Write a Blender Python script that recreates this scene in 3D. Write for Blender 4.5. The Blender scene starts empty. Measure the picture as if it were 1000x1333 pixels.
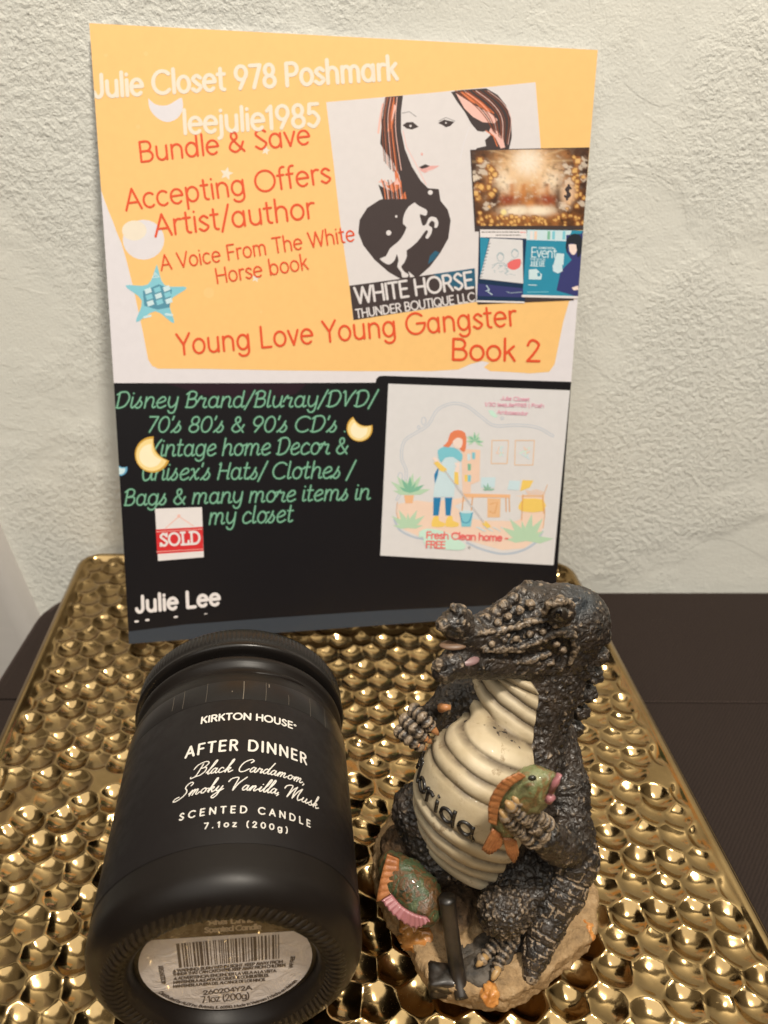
import bpy, bmesh, math, random
import numpy as np
from mathutils import Vector, Matrix, noise
from mathutils.geometry import tessellate_polygon
random.seed(7)
rng = np.random.default_rng(7)
sc = bpy.context.scene
col = sc.collection

# ------------------------------------------------------------------ camera
cam_d = bpy.data.cameras.new('camera')
cam = bpy.data.objects.new('camera', cam_d); col.objects.link(cam)
cam.location = (0, 0, 0.25)
cam.rotation_euler = (math.radians(90 - 30.2), 0, 0)
cam_d.sensor_fit = 'VERTICAL'; cam_d.sensor_height = 36; cam_d.sensor_width = 27
cam_d.lens = 27.0
cam_d.clip_start = 0.01; cam_d.clip_end = 50
cam_d.dof.use_dof = True; cam_d.dof.focus_distance = .245; cam_d.dof.aperture_fstop = 15
sc.camera = cam

# ------------------------------------------------------------------ light
world = bpy.data.worlds.new('World'); sc.world = world; world.use_nodes = True
wn = world.node_tree.nodes; wl = world.node_tree.links
bg = wn['Background']
tc = wn.new('ShaderNodeTexCoord'); sx = wn.new('ShaderNodeSeparateXYZ')
wl.new(tc.outputs['Generated'], sx.inputs[0])
rmp = wn.new('ShaderNodeValToRGB')
wl.new(sx.outputs['Z'], rmp.inputs[0])
e = rmp.color_ramp.elements
e[0].position = 0.0; e[0].color = (.020, .015, .011, 1)
e[1].position = 1.0; e[1].color = (.37, .325, .25, 1)
m_ = e.new(.34); m_.color = (.045, .036, .026, 1)
m_ = e.new(.58); m_.color = (.31, .265, .195, 1)
wl.new(rmp.outputs[0], bg.inputs[0]); bg.inputs[1].default_value = 0.75

def area(name, loc, target, size, power, color):
    d = bpy.data.lights.new(name, 'AREA'); d.shape = 'DISK'; d.size = size; d.energy = power; d.color = color
    o = bpy.data.objects.new(name, d); col.objects.link(o); o.location = loc
    o.rotation_euler = (Vector(target) - Vector(loc)).to_track_quat('-Z', 'Y').to_euler()
    return o
area('ceiling_lamp', (.30, -.20, 1.40), (0, .25, .05), .14, 20.5, (1, .91, .78))
area('front_fill', (-.25, -.75, 1.55), (0, .30, .1), 1.9, 16.0, (1, .965, .89))  # unseen soft fill, added in front to brighten the wall and flyer

sc.view_settings.view_transform = 'Standard'; sc.view_settings.look = 'None'
sc.view_settings.gamma = 1; sc.view_settings.exposure = 0; sc.view_settings.use_curve_mapping = False

# ------------------------------------------------------------------ helpers
def tag(o, label=None, cat=None, group=None, kind=None):
    if label: o['label'] = label
    if cat: o['category'] = cat
    if group: o['group'] = group
    if kind: o['kind'] = kind
    return o
def empty(name, loc, label, cat):
    o = bpy.data.objects.new(name, None); col.objects.link(o); o.location = loc
    o.empty_display_size = .01
    return tag(o, label, cat)
def link(name, me, parent=None, mats=(), smooth=True):
    o = bpy.data.objects.new(name, me); col.objects.link(o)
    for m in mats: me.materials.append(m)
    if smooth and len(me.polygons): me.polygons.foreach_set('use_smooth', [True] * len(me.polygons))
    if parent is not None:
        o.parent = parent
        p = parent; off = Vector((0, 0, 0))
        while p is not None: off += p.location; p = p.parent
        me.transform(Matrix.Translation(-off))     # meshes are written in world metres
    return o
def mesh_from(verts, faces, name='mesh'):
    me = bpy.data.meshes.new(name)
    me.from_pydata([tuple(map(float, v)) for v in verts], [], faces); me.update()
    return me
def grid_mesh(P, name='grid', wrap=False, flip=False):
    """P: (n,m,3) array -> quad grid; wrap closes the second axis"""
    n, m = P.shape[:2]
    idx = np.arange(n * m).reshape(n, m)
    a = idx[:-1, :]; b = idx[1:, :]
    if wrap: q = np.stack([a, np.roll(a, -1, 1), np.roll(b, -1, 1), b], -1)
    else: q = np.stack([a[:, :-1], a[:, 1:], b[:, 1:], b[:, :-1]], -1)
    q = q.reshape(-1, 4)
    if flip: q = q[:, ::-1]
    return quick_mesh(P.reshape(-1, 3), q, name)
def quick_mesh(V, Q, name='mesh'):
    V = np.ascontiguousarray(V, np.float32); Q = np.ascontiguousarray(Q, np.int32)
    me = bpy.data.meshes.new(name)
    me.vertices.add(len(V)); me.vertices.foreach_set('co', V.ravel())
    me.loops.add(Q.size); me.loops.foreach_set('vertex_index', Q.ravel())
    me.polygons.add(len(Q)); me.polygons.foreach_set('loop_start', np.arange(len(Q), dtype=np.int32) * Q.shape[1])
    me.update(calc_edges=True); me.validate()
    return me

# ------------------------------------------------------------------ materials
def mat(name, color=(.5, .5, .5), rough=.5, metal=0, spec=.5, coat=0):
    m = bpy.data.materials.new(name); m.use_nodes = True
    b = m.node_tree.nodes['Principled BSDF']
    b.inputs['Base Color'].default_value = (*color, 1); b.inputs['Roughness'].default_value = rough
    b.inputs['Metallic'].default_value = metal; b.inputs['Specular IOR Level'].default_value = spec
    b.inputs['Coat Weight'].default_value = coat
    return m
class NT:
    def __init__(s, m): s.t = m.node_tree; s.n = s.t.nodes; s.l = s.t.links; s.b = s.n['Principled BSDF']; s.tc = None
    def new(s, t, **k):
        x = s.n.new(t)
        for a, v in k.items(): setattr(x, a, v)
        return x
    def obj(s):
        if not s.tc: s.tc = s.new('ShaderNodeTexCoord')
        return s.tc.outputs['Object']
    def noise(s, scale, detail=4, rough=.55, vec=None, dist=0):
        x = s.new('ShaderNodeTexNoise'); x.inputs['Scale'].default_value = scale; x.inputs['Detail'].default_value = detail
        x.inputs['Roughness'].default_value = rough; x.inputs['Distortion'].default_value = dist
        s.l.new(vec or s.obj(), x.inputs['Vector']); return x.outputs['Fac']
    def ramp(s, fac, stops):
        x = s.new('ShaderNodeValToRGB'); el = x.color_ramp.elements
        el[0].position, el[0].color = stops[0][0], (*stops[0][1], 1)
        el[1].position, el[1].color = stops[-1][0], (*stops[-1][1], 1)
        for p, c in stops[1:-1]: q = el.new(p); q.color = (*c, 1)
        s.l.new(fac, x.inputs[0]); return x.outputs[0]
    def rng(s, fac, a, b, c=0, d=1, smooth=True):
        x = s.new('ShaderNodeMapRange'); x.interpolation_type = 'SMOOTHSTEP' if smooth else 'LINEAR'
        for i, v in enumerate((a, b, c, d)): x.inputs[i + 1].default_value = v
        s.l.new(fac, x.inputs[0]); return x.outputs[0]
    def math(s, op, a, b=None):
        x = s.new('ShaderNodeMath', operation=op)
        for i, v in enumerate((a, b)):
            if v is None: continue
            if isinstance(v, (int, float)): x.inputs[i].default_value = v
            else: s.l.new(v, x.inputs[i])
        return x.outputs[0]
    def mix(s, fac, a, b, mode='MIX'):
        x = s.new('ShaderNodeMix', data_type='RGBA', blend_type=mode)
        for i, v in ((0, fac), (6, a), (7, b)):
            if isinstance(v, (int, float)): x.inputs[i].default_value = v
            elif isinstance(v, tuple): x.inputs[i].default_value = (*v, 1)
            else: s.l.new(v, x.inputs[i])
        return x.outputs[2]
    def color(s, c): s.l.new(c, s.b.inputs['Base Color'])
    def rough(s, c): s.l.new(c, s.b.inputs['Roughness'])
    def bump(s, h, dist, strength=1, prev=None):
        x = s.new('ShaderNodeBump'); x.inputs['Distance'].default_value = dist; x.inputs['Strength'].default_value = strength
        s.l.new(h, x.inputs['Height'])
        if prev is not None: s.l.new(prev, x.inputs['Normal'])
        s.l.new(x.outputs[0], s.b.inputs['Normal']); return x.outputs[0]

# ------------------------------------------------------------------ single-stroke lettering
# L = polyline, A = arc (cx cy rx ry a0 a1 in degrees), S = smooth curve through points; cap height 72, x-height 50
G = {
'a': (52, 'A 23 25 20 25 0 360;L 43 50 43 0'), 'b': (54, 'L 7 76 7 0;A 28 25 20 25 0 360'), 'c': (45, 'A 25 25 21 25 48 312'),
'd': (54, 'A 24 25 20 25 0 360;L 45 76 45 0'), 'e': (50, 'L 5 27 45 27;A 25 25 21 25 5 312'), 'f': (29, 'A 25 60 13 16 70 180;L 12 60 12 0;L 2 48 25 48'),
'g': (54, 'A 24 25 20 25 0 360;L 45 50 45 -5;A 25 -5 20 18 0 -150'), 'h': (51, 'L 7 76 7 0;A 25 30 18 20 180 0;L 43 30 43 0'),
'i': (14, 'L 7 50 7 0;L 7 67 7 68'), 'j': (15, 'L 8 50 8 -8;A -2 -8 10 13 0 -90;L 8 67 8 68'), 'k': (42, 'L 7 76 7 0;L 36 50 8 22;L 18 32 39 0'),
'l': (14, 'L 7 76 7 0'), 'm': (76, 'L 7 50 7 0;A 22 32 15 18 180 0;L 37 32 37 0;A 52 32 15 18 180 0;L 67 32 67 0'),
'n': (51, 'L 7 50 7 0;A 25 30 18 20 180 0;L 43 30 43 0'), 'o': (50, 'A 25 25 21 25 0 360'), 'p': (54, 'L 7 50 7 -24;A 28 25 20 25 0 360'),
'q': (54, 'A 24 25 20 25 0 360;L 45 50 45 -24'), 'r': (31, 'L 7 50 7 0;A 23 31 16 19 180 65'), 's': (38, 'S 34 42 20 50 6 39 19 26 34 13 19 0 3 8'),
't': (31, 'L 13 68 13 12;A 24 12 11 12 180 280;L 2 50 27 50'), 'u': (51, 'L 7 50 7 20;A 25 20 18 20 180 360;L 43 50 43 0'), 'v': (42, 'L 3 50 21 0 39 50'),
'w': (64, 'L 3 50 17 0 32 48 47 0 61 50'), 'x': (41, 'L 4 50 37 0;L 37 50 4 0'), 'y': (43, 'L 3 50 22 3;L 40 50 15 -23'), 'z': (42, 'L 4 50 37 50 4 0 38 0'),
'A': (60, 'L 2 0 30 72 58 0;L 12 24 48 24'), 'B': (55, 'L 28 72 7 72 7 0 30 0;A 28 54.5 17 17.5 90 -90;L 28 37 7 37;A 30 18.5 20 18.5 90 -90'),
'C': (70, 'A 39 36 35 36 45 315'), 'D': (68, 'L 28 0 7 0 7 72 28 72;A 28 36 34 36 90 -90'), 'E': (49, 'L 44 72 7 72 7 0 44 0;L 7 37 40 37'),
'F': (46, 'L 43 72 7 72 7 0;L 7 37 38 37'), 'G': (77, 'A 39 36 35 36 45 360;L 74 36 44 36'), 'H': (63, 'L 7 72 7 0;L 56 72 56 0;L 7 37 56 37'),
'I': (15, 'L 7.5 72 7.5 0'), 'J': (42, 'L 34 72 34 20;A 19 20 15 20 0 -170'), 'K': (55, 'L 7 72 7 0;L 48 72 8 30;L 22 44 51 0'), 'L': (46, 'L 7 72 7 0 42 0'),
'M': (76, 'L 7 0 7 72 38 18 69 72 69 0'), 'N': (66, 'L 7 0 7 72 59 0 59 72'), 'O': (78, 'A 39 36 35 36 0 360'), 'P': (52, 'L 7 0 7 72 27 72;A 27 53 20 19 90 -90;L 27 34 7 34'),
'Q': (78, 'A 39 36 35 36 0 360;L 48 18 72 -4'), 'R': (55, 'L 7 0 7 72 27 72;A 27 54 20 18 90 -90;L 27 36 7 36;L 28 36 50 0'),
'S': (50, 'S 44 61 27 72 8 56 25 37 44 18 25 0 5 11'), 'T': (52, 'L 3 72 49 72;L 26 72 26 0'), 'U': (62, 'L 7 72 7 24;A 31 24 24 24 180 360;L 55 24 55 72'),
'V': (58, 'L 2 72 29 0 56 72'), 'W': (88, 'L 2 72 23 0 44 70 65 0 86 72'), 'X': (56, 'L 4 72 52 0;L 52 72 4 0'), 'Y': (54, 'L 3 72 27 34 51 72;L 27 34 27 0'), 'Z': (52, 'L 5 72 46 72 5 0 47 0'),
'0': (54, 'A 27 36 22 36 0 360'), '1': (28, 'L 4 58 18 72 18 0'), '2': (50, 'S 7 54 14 68 26 72 41 61 40 48 26 25 6 0;L 6 0 45 0'),
'3': (48, 'S 7 62 23 72 40 56 22 38;S 22 38 43 21 23 0 4 11'), '4': (53, 'L 37 0 37 72 4 18 49 18'), '5': (50, 'L 41 72 12 72 9 42;S 9 42 25 46 43 24 26 0 6 8'),
'6': (52, 'A 26 22 20 22 0 360;L 9 32 32 72'), '7': (46, 'L 4 72 42 72 16 0'), '8': (50, 'A 25 54 16 18 0 360;A 25 18 20 18 0 360'), '9': (52, 'A 26 50 20 22 0 360;L 43 40 20 0'),
'&': (64, 'S 56 34 44 10 24 0 6 14 14 34 34 50 30 68 18 68 14 54 28 34 58 0'), '/': (34, 'L 2 -10 31 78'), '.': (15, 'L 7 1 7.5 1'), ',': (15, 'L 8 2 4 -11'),
"'": (14, 'L 8 74 5 58'), '(': (22, 'A 26 32 20 46 110 250'), ')': (22, 'A -4 32 20 46 70 -70'), '-': (32, 'L 4 28 28 28'), ':': (15, 'L 7 1 7.5 1;L 7 40 7.5 40'),
'|': (14, 'L 7 78 7 -16'), '$': (50, 'S 44 61 27 72 8 56 25 37 44 18 25 0 5 11;L 25 84 25 -12'), '®': (26, 'A 13 62 10 10 0 360;L 10 57 10 67 15 66 10 62 16 57'), ' ': (24, ''),
'^': (60, 'L 4 4 30 60 56 4 4 4;L 30 40 30 24;L 30 13 30 14'),
}
# round-hand variant for the green lines
SCRIPT = dict(G)
SCRIPT.update({'s': (40, 'S -6 0 12 22 22 50;S 22 50 20 38 32 22 26 4 12 0 4 8'), 'r': (44, 'S -4 24 6 46 12 52;S 12 52 14 42 22 42 32 42 30 26 28 8 36 0 44 4'),
 'n': (54, 'L 7 50 7 0;S 7 26 20 48 36 48 42 34 41 12 46 1 56 6'), 'm': (80, 'L 7 50 7 0;S 7 26 18 48 32 46 35 32 35 0;S 35 26 46 48 62 46 66 30 65 10 70 1 80 6'),
 'u': (55, 'S 7 50 7 20 18 0 36 8 43 30;S 43 50 43 14 48 1 58 6'), 'y': (54, 'S 7 50 7 22 20 2 38 12 45 30;S 45 50 45 0 38 -22 22 -24 12 -14'),
 'e': (48, 'S 2 22 24 26 40 36 34 49 20 48 6 30 10 6 26 0 46 10'), 'a': (56, 'A 24 25 19 25 0 360;S 43 50 43 14 48 1 58 6'),
 'o': (52, 'A 25 25 20 25 0 360;S 27 50 38 42 56 46'), 'i': (20, 'S 7 50 7 12 12 1 22 6;L 8 67 8 68'), 't': (34, 'S 13 72 12 14 18 1 32 6;L 2 50 28 50'),
 'l': (22, 'S 7 76 7 12 12 1 22 6'), 'h': (54, 'L 7 76 7 0;S 7 26 20 48 36 48 42 34 41 12 46 1 56 6'), 'd': (58, 'A 24 25 19 25 0 360;S 43 76 43 14 48 1 58 6'),
 'x': (44, 'S 2 44 12 48 22 25 32 2 44 8;L 38 50 4 0'), 'c': (46, 'S 40 42 24 50 6 32 8 8 24 0 46 10'), 'D': (66, 'L 12 72 12 0;S 2 62 20 74 46 72 60 46 48 12 22 0 4 4'),
 'B': (58, 'L 12 72 12 0;S 2 62 22 76 44 68 42 46 16 38;S 16 38 46 38 52 18 38 2 8 2'), 'H': (62, 'S 4 66 10 72 10 40 8 0;S 54 72 52 36 52 4 60 4;L 9 38 53 38'),
 'U': (64, 'S 4 66 10 70 10 30 22 0 44 8 52 40;S 53 72 52 20 58 1 66 6'), 'V': (58, 'S 2 66 10 70 22 4;S 22 4 40 50 56 74')})
# brush-pen hand for the candle label
HAND = {
'a': (34, 'S 27 22 16 30 4 14 8 1 20 8 28 28;S 28 28 25 8 31 1 42 12'), 'c': (28, 'S 24 24 14 30 4 14 10 1 22 3 36 14'), 'd': (36, 'S 27 22 16 30 4 14 8 1 20 8 30 36;S 46 74 30 30 27 6 32 1 44 12'),
'e': (28, 'S 0 8 14 14 22 24 14 30 5 14 10 1 22 3 36 14'), 'i': (18, 'S 2 10 12 28;S 12 28 8 8 13 1 24 12;L 16 42 17 43'), 'k': (36, 'S 2 6 24 50 30 74 22 68 8 0;S 10 14 22 28 28 24 22 16 14 14;S 14 14 22 8 26 0 42 10'),
'l': (18, 'S 0 8 22 44 32 74 24 72 10 20 10 2 16 1 26 12'), 'm': (54, 'S 0 10 12 28;S 12 28 6 0;S 7 8 20 28 26 26 20 0;S 21 8 34 28 40 26 36 6 42 1 54 12'), 'n': (40, 'S 0 10 12 28;S 12 28 6 0;S 7 8 20 28 27 26 22 6 28 1 40 12'),
'o': (32, 'S 18 28 6 20 6 4 18 2 26 16 20 28 24 22 38 22'), 'r': (28, 'S 0 8 10 30;S 10 30 12 24 24 24 20 8 22 1 32 12'), 's': (26, 'S 0 6 12 20 18 32;S 18 32 18 20 24 8 14 0 4 4;S 14 0 22 4 30 12'), 'u': (38, 'S 2 12 10 28;S 10 28 5 8 12 1 22 10 30 28;S 30 28 26 8 31 1 42 12'),
'y': (36, 'S 2 12 10 28;S 10 28 6 8 12 2 22 10 30 28;S 30 28 18 -18 4 -34 -6 -26 10 -10 38 12'),
'B': (58, 'S 26 66 14 10 6 -4;S -14 44 0 66 34 78 52 68 40 46 22 40;S 22 40 48 42 50 20 32 2 10 -2 -10 -8 -14 0'), 'C': (56, 'S 52 56 62 70 46 76 18 56 6 22 14 2 34 4 54 20'), 'S': (50, 'S 46 56 52 68 40 76 24 66 20 50 32 36 34 18 18 0 -4 -10 -20 -8 -14 4 4 8'),
'V': (58, 'S -16 50 -6 66 18 74 26 66 20 20 20 0;S 20 0 36 40 64 76'), 'M': (84, 'S -16 46 -8 64 14 74 22 66 8 0;S 10 4 30 50 48 74;S 48 74 38 30 36 0;S 36 0 56 46 78 74;S 78 74 64 26 66 2 74 1 86 12'),
',': (16, 'S 6 4 8 1 2 -8'), ' ': (26, '')}
# slab capitals for the small sold sign
SLAB = {'S': (52, 'S 44 58 26 72 8 56 26 38 46 18 26 0 6 14;L 45 72 45 56;L 6 0 6 16'), 'O': (76, 'A 38 36 32 36 0 360'), 'L': (56, 'L 16 72 16 0;L 4 72 30 72;L 4 0 50 0 50 20'), 'D': (70, 'L 14 72 14 0;L 3 72 32 72;L 3 0 32 0;A 32 36 30 36 90 -90')}

def spline(p, n=7):
    p = [np.array(q, float) for q in p]; p = [2 * p[0] - p[1]] + p + [2 * p[-1] - p[-2]]; out = []
    for i in range(1, len(p) - 2):
        for k in range(n):
            t = k / n; a, b, c, d = p[i - 1:i + 3]
            out.append(.5 * (2 * b + (c - a) * t + (2 * a - 5 * b + 4 * c - d) * t * t + (3 * b - a - 3 * c + d) * t ** 3))
    return out + [p[-2]]
def strokes(text, font=G, slant=0, spacing=0, res=1.0):
    """list of (points, closed, is_polyline) in font units, and the advance width"""
    x = 0; out = []
    for ch in text:
        adv, code = font.get(ch, G.get(ch, G[' ']))
        for part in filter(None, code.split(';')):
            t = part.split(); v = list(map(float, t[1:])); closed = False; sharp = False
            if t[0] == 'L': pts = [np.array(v[i:i + 2]) for i in range(0, len(v), 2)]; sharp = True
            elif t[0] == 'S': pts = spline([v[i:i + 2] for i in range(0, len(v), 2)], max(3, int(6 * res)))
            else:
                cx, cy, rx, ry, a0, a1 = v; n = max(4, int(abs(a1 - a0) / 15 * res)); closed = abs(a1 - a0) >= 360
                pts = [np.array([cx + rx * math.cos(math.radians(a)), cy + ry * math.sin(math.radians(a))]) for a in np.linspace(a0, a1, n + 1)]
                if closed: pts = pts[:-1]
            k = math.tan(math.radians(slant))
            out.append(([np.array([q[0] + x + k * q[1], q[1]]) for q in pts], closed, sharp))
        x += adv + spacing
    return out, x - spacing

class Art:
    """flat 2-D artwork collected as polygons; built through a mapping (x, y, height) -> world"""
    def __init__(s, step=.000016): s.v = []; s.f = []; s.m = []; s.mats = []; s.jit = 0; s.step = step
    def mi(s, m):
        if m not in s.mats: s.mats.append(m)
        return s.mats.index(m)
    def tri(s, pts, faces, m, layer):
        s.jit = (s.jit + 1) % 13
        b = len(s.v); h = layer * s.step + s.jit * s.step * .02
        s.v += [(float(p[0]), float(p[1]), h) for p in pts]
        k = s.mi(m)
        for f in faces: s.f.append(tuple(b + i for i in f)); s.m.append(k)
    def poly(s, pts, m, layer, smooth=0):
        if smooth: pts = spline(list(pts) + [pts[0]], smooth)[:-1]
        tr = tessellate_polygon([[Vector((p[0], p[1], 0)) for p in pts]])
        s.tri(pts, tr, m, layer)
    def disc(s, c, r, m, layer, ry=None, n=24):
        s.poly([(c[0] + r * math.cos(a), c[1] + (ry or r) * math.sin(a)) for a in np.linspace(0, 2 * math.pi, n, endpoint=False)], m, layer)
    def line(s, pts, w, m, layer, closed=False, sharp=False, cap=5):
        pts = [np.array(p[:2], float) for p in pts]
        if sharp and len(pts) > 2:
            for a, b in zip(pts[:-1], pts[1:]): s.line([a, b], w, m, layer)
            return
        n = len(pts); L = []; R = []
        for i in range(n):
            a = pts[i - 1] if (i or closed) else pts[i]; b = pts[(i + 1) % n] if (i < n - 1 or closed) else pts[i]
            d = b - a; d = d / (np.linalg.norm(d) + 1e-12); nn = np.array([-d[1], d[0]]) * w / 2
            L.append(pts[i] + nn); R.append(pts[i] - nn)
        P = L + R; F = [(i, (i + 1) % n, n + (i + 1) % n, n + i) for i in range(n if closed else n - 1)]
        s.tri(P, F, m, layer)
        if not closed:
            for p, q in ((pts[0], pts[1]), (pts[-1], pts[-2])):
                d = p - q; a0 = math.atan2(d[1], d[0])
                s.tri([p] + [p + w / 2 * np.array([math.cos(a0 + t), math.sin(a0 + t)]) for t in np.linspace(-math.pi / 2, math.pi / 2, cap)], [tuple([0] + [k, k + 1]) for k in range(1, cap)], m, layer)
    def text(s, t, p0, p1, cap, w, m, layer, font=G, slant=0, spacing=0, up=-1, res=1.0):
        """baseline from p0 to p1; up=-1 when y grows downwards"""
        st, width = strokes(t, font, slant, spacing, res)
        p0 = np.array(p0, float); p1 = np.array(p1, float); d = (p1 - p0) / width
        u = (p1 - p0) / np.linalg.norm(p1 - p0); n = np.array([-u[1], u[0]]) * (-1 if up < 0 else 1) * cap / 72
        for pts, closed, sharp in st: s.line([p0 + d * q[0] + n * q[1] for q in pts], w, m, layer, closed, sharp)
    def build(s, name, mapping, parent, cut=None):
        bm = bmesh.new()
        vs = [bm.verts.new(v) for v in s.v]
        for f, k in zip(s.f, s.m):
            try: q = bm.faces.new([vs[i] for i in f]); q.material_index = k
            except ValueError: pass
        bmesh.ops.remove_doubles(bm, verts=bm.verts, dist=0)
        if cut:
            big = [f for f in bm.faces if max((a.co - b.co).length for a in f.verts for b in f.verts) > cut * 1.2]
            if big:
                vv = {v for f in big for v in f.verts}
                for ax in (0, 1):
                    lo = min(v.co[ax] for v in vv); hi = max(v.co[ax] for v in vv)
                    c = (math.floor(lo / cut) + 1) * cut + .137
                    while c < hi:
                        big = [f for f in bm.faces if max(v.co[ax] for v in f.verts) - min(v.co[ax] for v in f.verts) > cut * .6]
                        g = list({v for f in big for v in f.verts}) + list({q for f in big for q in f.edges}) + big
                        if g: bmesh.ops.bisect_plane(bm, geom=g, plane_co=(c, 0, 0) if ax == 0 else (0, c, 0), plane_no=(1, 0, 0) if ax == 0 else (0, 1, 0))
                        c += cut
        bm.normal_update()
        for v in bm.verts: v.co = mapping(*v.co)
        me = bpy.data.meshes.new(name); bm.to_mesh(me); bm.free()
        return link(name, me, parent, s.mats, smooth=False)

# ================================================================== setting
# stucco wall ------------------------------------------------------
m = mat('stucco', (.70, .69, .61), .85, spec=.25); t = NT(m)
big = t.noise(9, 3, .5, dist=.6); mid = t.noise(38, 4, .6, dist=1.2); fine = t.noise(330, 5, .65); grit = t.noise(900, 3, .6)
mask = t.rng(big, .43, .63, .06, 1.0)                       # rough patches and trowelled smooth ones
edge = t.rng(mid, .50, .545)                                # lips where the trowel lifted
edge2 = t.rng(t.noise(16, 5, .62, dist=2.0), .52, .56)
h = t.math('ADD', t.math('MULTIPLY', t.math('MULTIPLY', fine, mask), 1.0), t.math('MULTIPLY', edge, .02))
h = t.math('ADD', h, t.math('MULTIPLY', edge2, .06)); h = t.math('ADD', h, t.math('MULTIPLY', grit, .16))
h = t.math('ADD', h, t.math('MULTIPLY', big, .8))
t.bump(h, .0020, .72)
t.color(t.mix(t.rng(t.noise(5, 3), .35, .7), (.86, .855, .785), (.845, .85, .795)))
wy = .3868
xs = np.linspace(-1.4, 1.4, 57); zs = np.linspace(-.9, 1.5, 49)
X, Z = np.meshgrid(xs, zs)
P = np.stack([X, np.full_like(X, wy) + .0015 * np.sin(X * 9 + Z * 5), Z], -1)
tag(link('wall', grid_mesh(P, flip=False), None, [m]), kind='structure')

# smooth raised white panel at the left, leaning a little off the plumb ---------
m = mat('white_panel', (.62, .59, .56), .5); t = NT(m); t.bump(t.noise(60, 3), .0006, .5)
prof = [(-.30, wy), (-.30, wy - .014), (-.012, wy - .014), (-.006, wy - .0125), (-.002, wy - .009), (0, wy)]
rows = []
for z in np.linspace(-.9, .9, 40):
    x0 = -.2225 - .125 * z
    rows.append([(x0 + a, b, z) for a, b in prof])
tag(link('wall_panel', grid_mesh(np.array(rows)), None, [m]), 'smooth white panel on the stucco wall left of the table', 'door casing')

# floor far below ---------------------------------------------------
m = mat('floor', (.12, .09, .07), .6); t = NT(m); t.color(t.ramp(t.noise(14, 4), [(.3, (.09, .065, .05)), (.7, (.15, .11, .085))]))
tag(link('floor', mesh_from([(-3, -3, -.8), (3, -3, -.8), (3, 1, -.8), (-3, 1, -.8)], [(0, 1, 2, 3)]), None, [m]), kind='structure')

# tablecloth --------------------------------------------------------
m = mat('brown_cloth', (.03, .018, .015), .8, spec=.25); t = NT(m)
mp = t.new('ShaderNodeMapping'); mp.inputs['Rotation'].default_value = (0, 0, math.radians(38)); t.l.new(t.obj(), mp.inputs[0])
wv = t.new('ShaderNodeTexWave', wave_type='BANDS'); wv.inputs['Scale'].default_value = 215; wv.inputs['Distortion'].default_value = 2.2; wv.inputs['Detail'].default_value = 2; wv.inputs['Detail Scale'].default_value = 3
t.l.new(mp.outputs[0], wv.inputs[0])
thr = t.noise(900, 2)
t.color(t.mix(t.rng(t.math('ADD', t.math('MULTIPLY', wv.outputs['Fac'], .6), t.math('MULTIPLY', t.math('ADD', thr, t.math('MULTIPLY', t.noise(24, 4), .5)), .5)), .30, 1.1), (.0135, .0078, .0058), (.0225, .0138, .0108)))
t.bump(t.math('ADD', wv.outputs['Fac'], thr), .00018, .6)
t.b.inputs['Sheen Weight'].default_value = .15; t.b.inputs['Sheen Roughness'].default_value = .5; t.b.inputs['Sheen Tint'].default_value = (.5, .35, .3, 1)
ZT = -.029
def rrect(x0, x1, y0, y1, r, n=10):
    pts = []
    for cx, cy, a in ((x1 - r, y1 - r, 0), (x0 + r, y1 - r, 90), (x0 + r, y0 + r, 180), (x1 - r, y0 + r, 270)):
        pts += [(cx + r * math.cos(math.radians(a + k * 90 / n)), cy + r * math.sin(math.radians(a + k * 90 / n))) for k in range(n + 1)]
    return np.array(pts)
tx0, tx1, ty0, ty1 = -.2065, .85, -.5, .3835
bm = bmesh.new()
ring_prev = None
for off, z in ((.010, ZT), (.006, ZT - .0006), (.003, ZT - .0024), (.0009, ZT - .006), (0, ZT - .011), (-.001, ZT - .06), (-.003, ZT - .25), (-.006, ZT - .55)):
    pts = rrect(tx0 + off, tx1 - off, ty0 + off, ty1 - off * .3, .030 - off)
    ring = [bm.verts.new((p[0], p[1], z)) for p in pts]
    if ring_prev:
        for i in range(len(ring)): bm.faces.new((ring_prev[i], ring[i], ring[(i + 1) % len(ring)], ring_prev[(i + 1) % len(ring)])[::-1])
    else: top = ring
    ring_prev = ring
f = bm.faces.new(top)
for yy, dz in ((.2840, 0), (.2880, 0), (.2890, .0004), (.2900, 0), (.294, 0), (.20, 0), (.10, 0)):                            # a pressed fold across the cloth
    g = [q for q in bm.faces if all(abs(v.co.z - ZT) < .0009 for v in q.verts)]
    r = bmesh.ops.bisect_plane(bm, geom=g + list({e_ for q in g for e_ in q.edges}) + list({v for q in g for v in q.verts}), plane_co=(0, yy, 0), plane_no=(0.006, 1, 0))
    for el in r['geom_cut']:
        if isinstance(el, bmesh.types.BMVert) and abs(el.co.z - ZT) < .0009: el.co.z += dz
bm.normal_update()
me = bpy.data.meshes.new('cloth'); bm.to_mesh(me); bm.free()
flat_top = [abs(p.normal.z) > .985 for p in me.polygons]
cloth = link('tablecloth', me, None, [m]); me.polygons.foreach_set('use_smooth', [not q for q in flat_top])
tag(cloth, 'dark brown woven tablecloth with a pressed fold under the gold tray', 'tablecloth')

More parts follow.
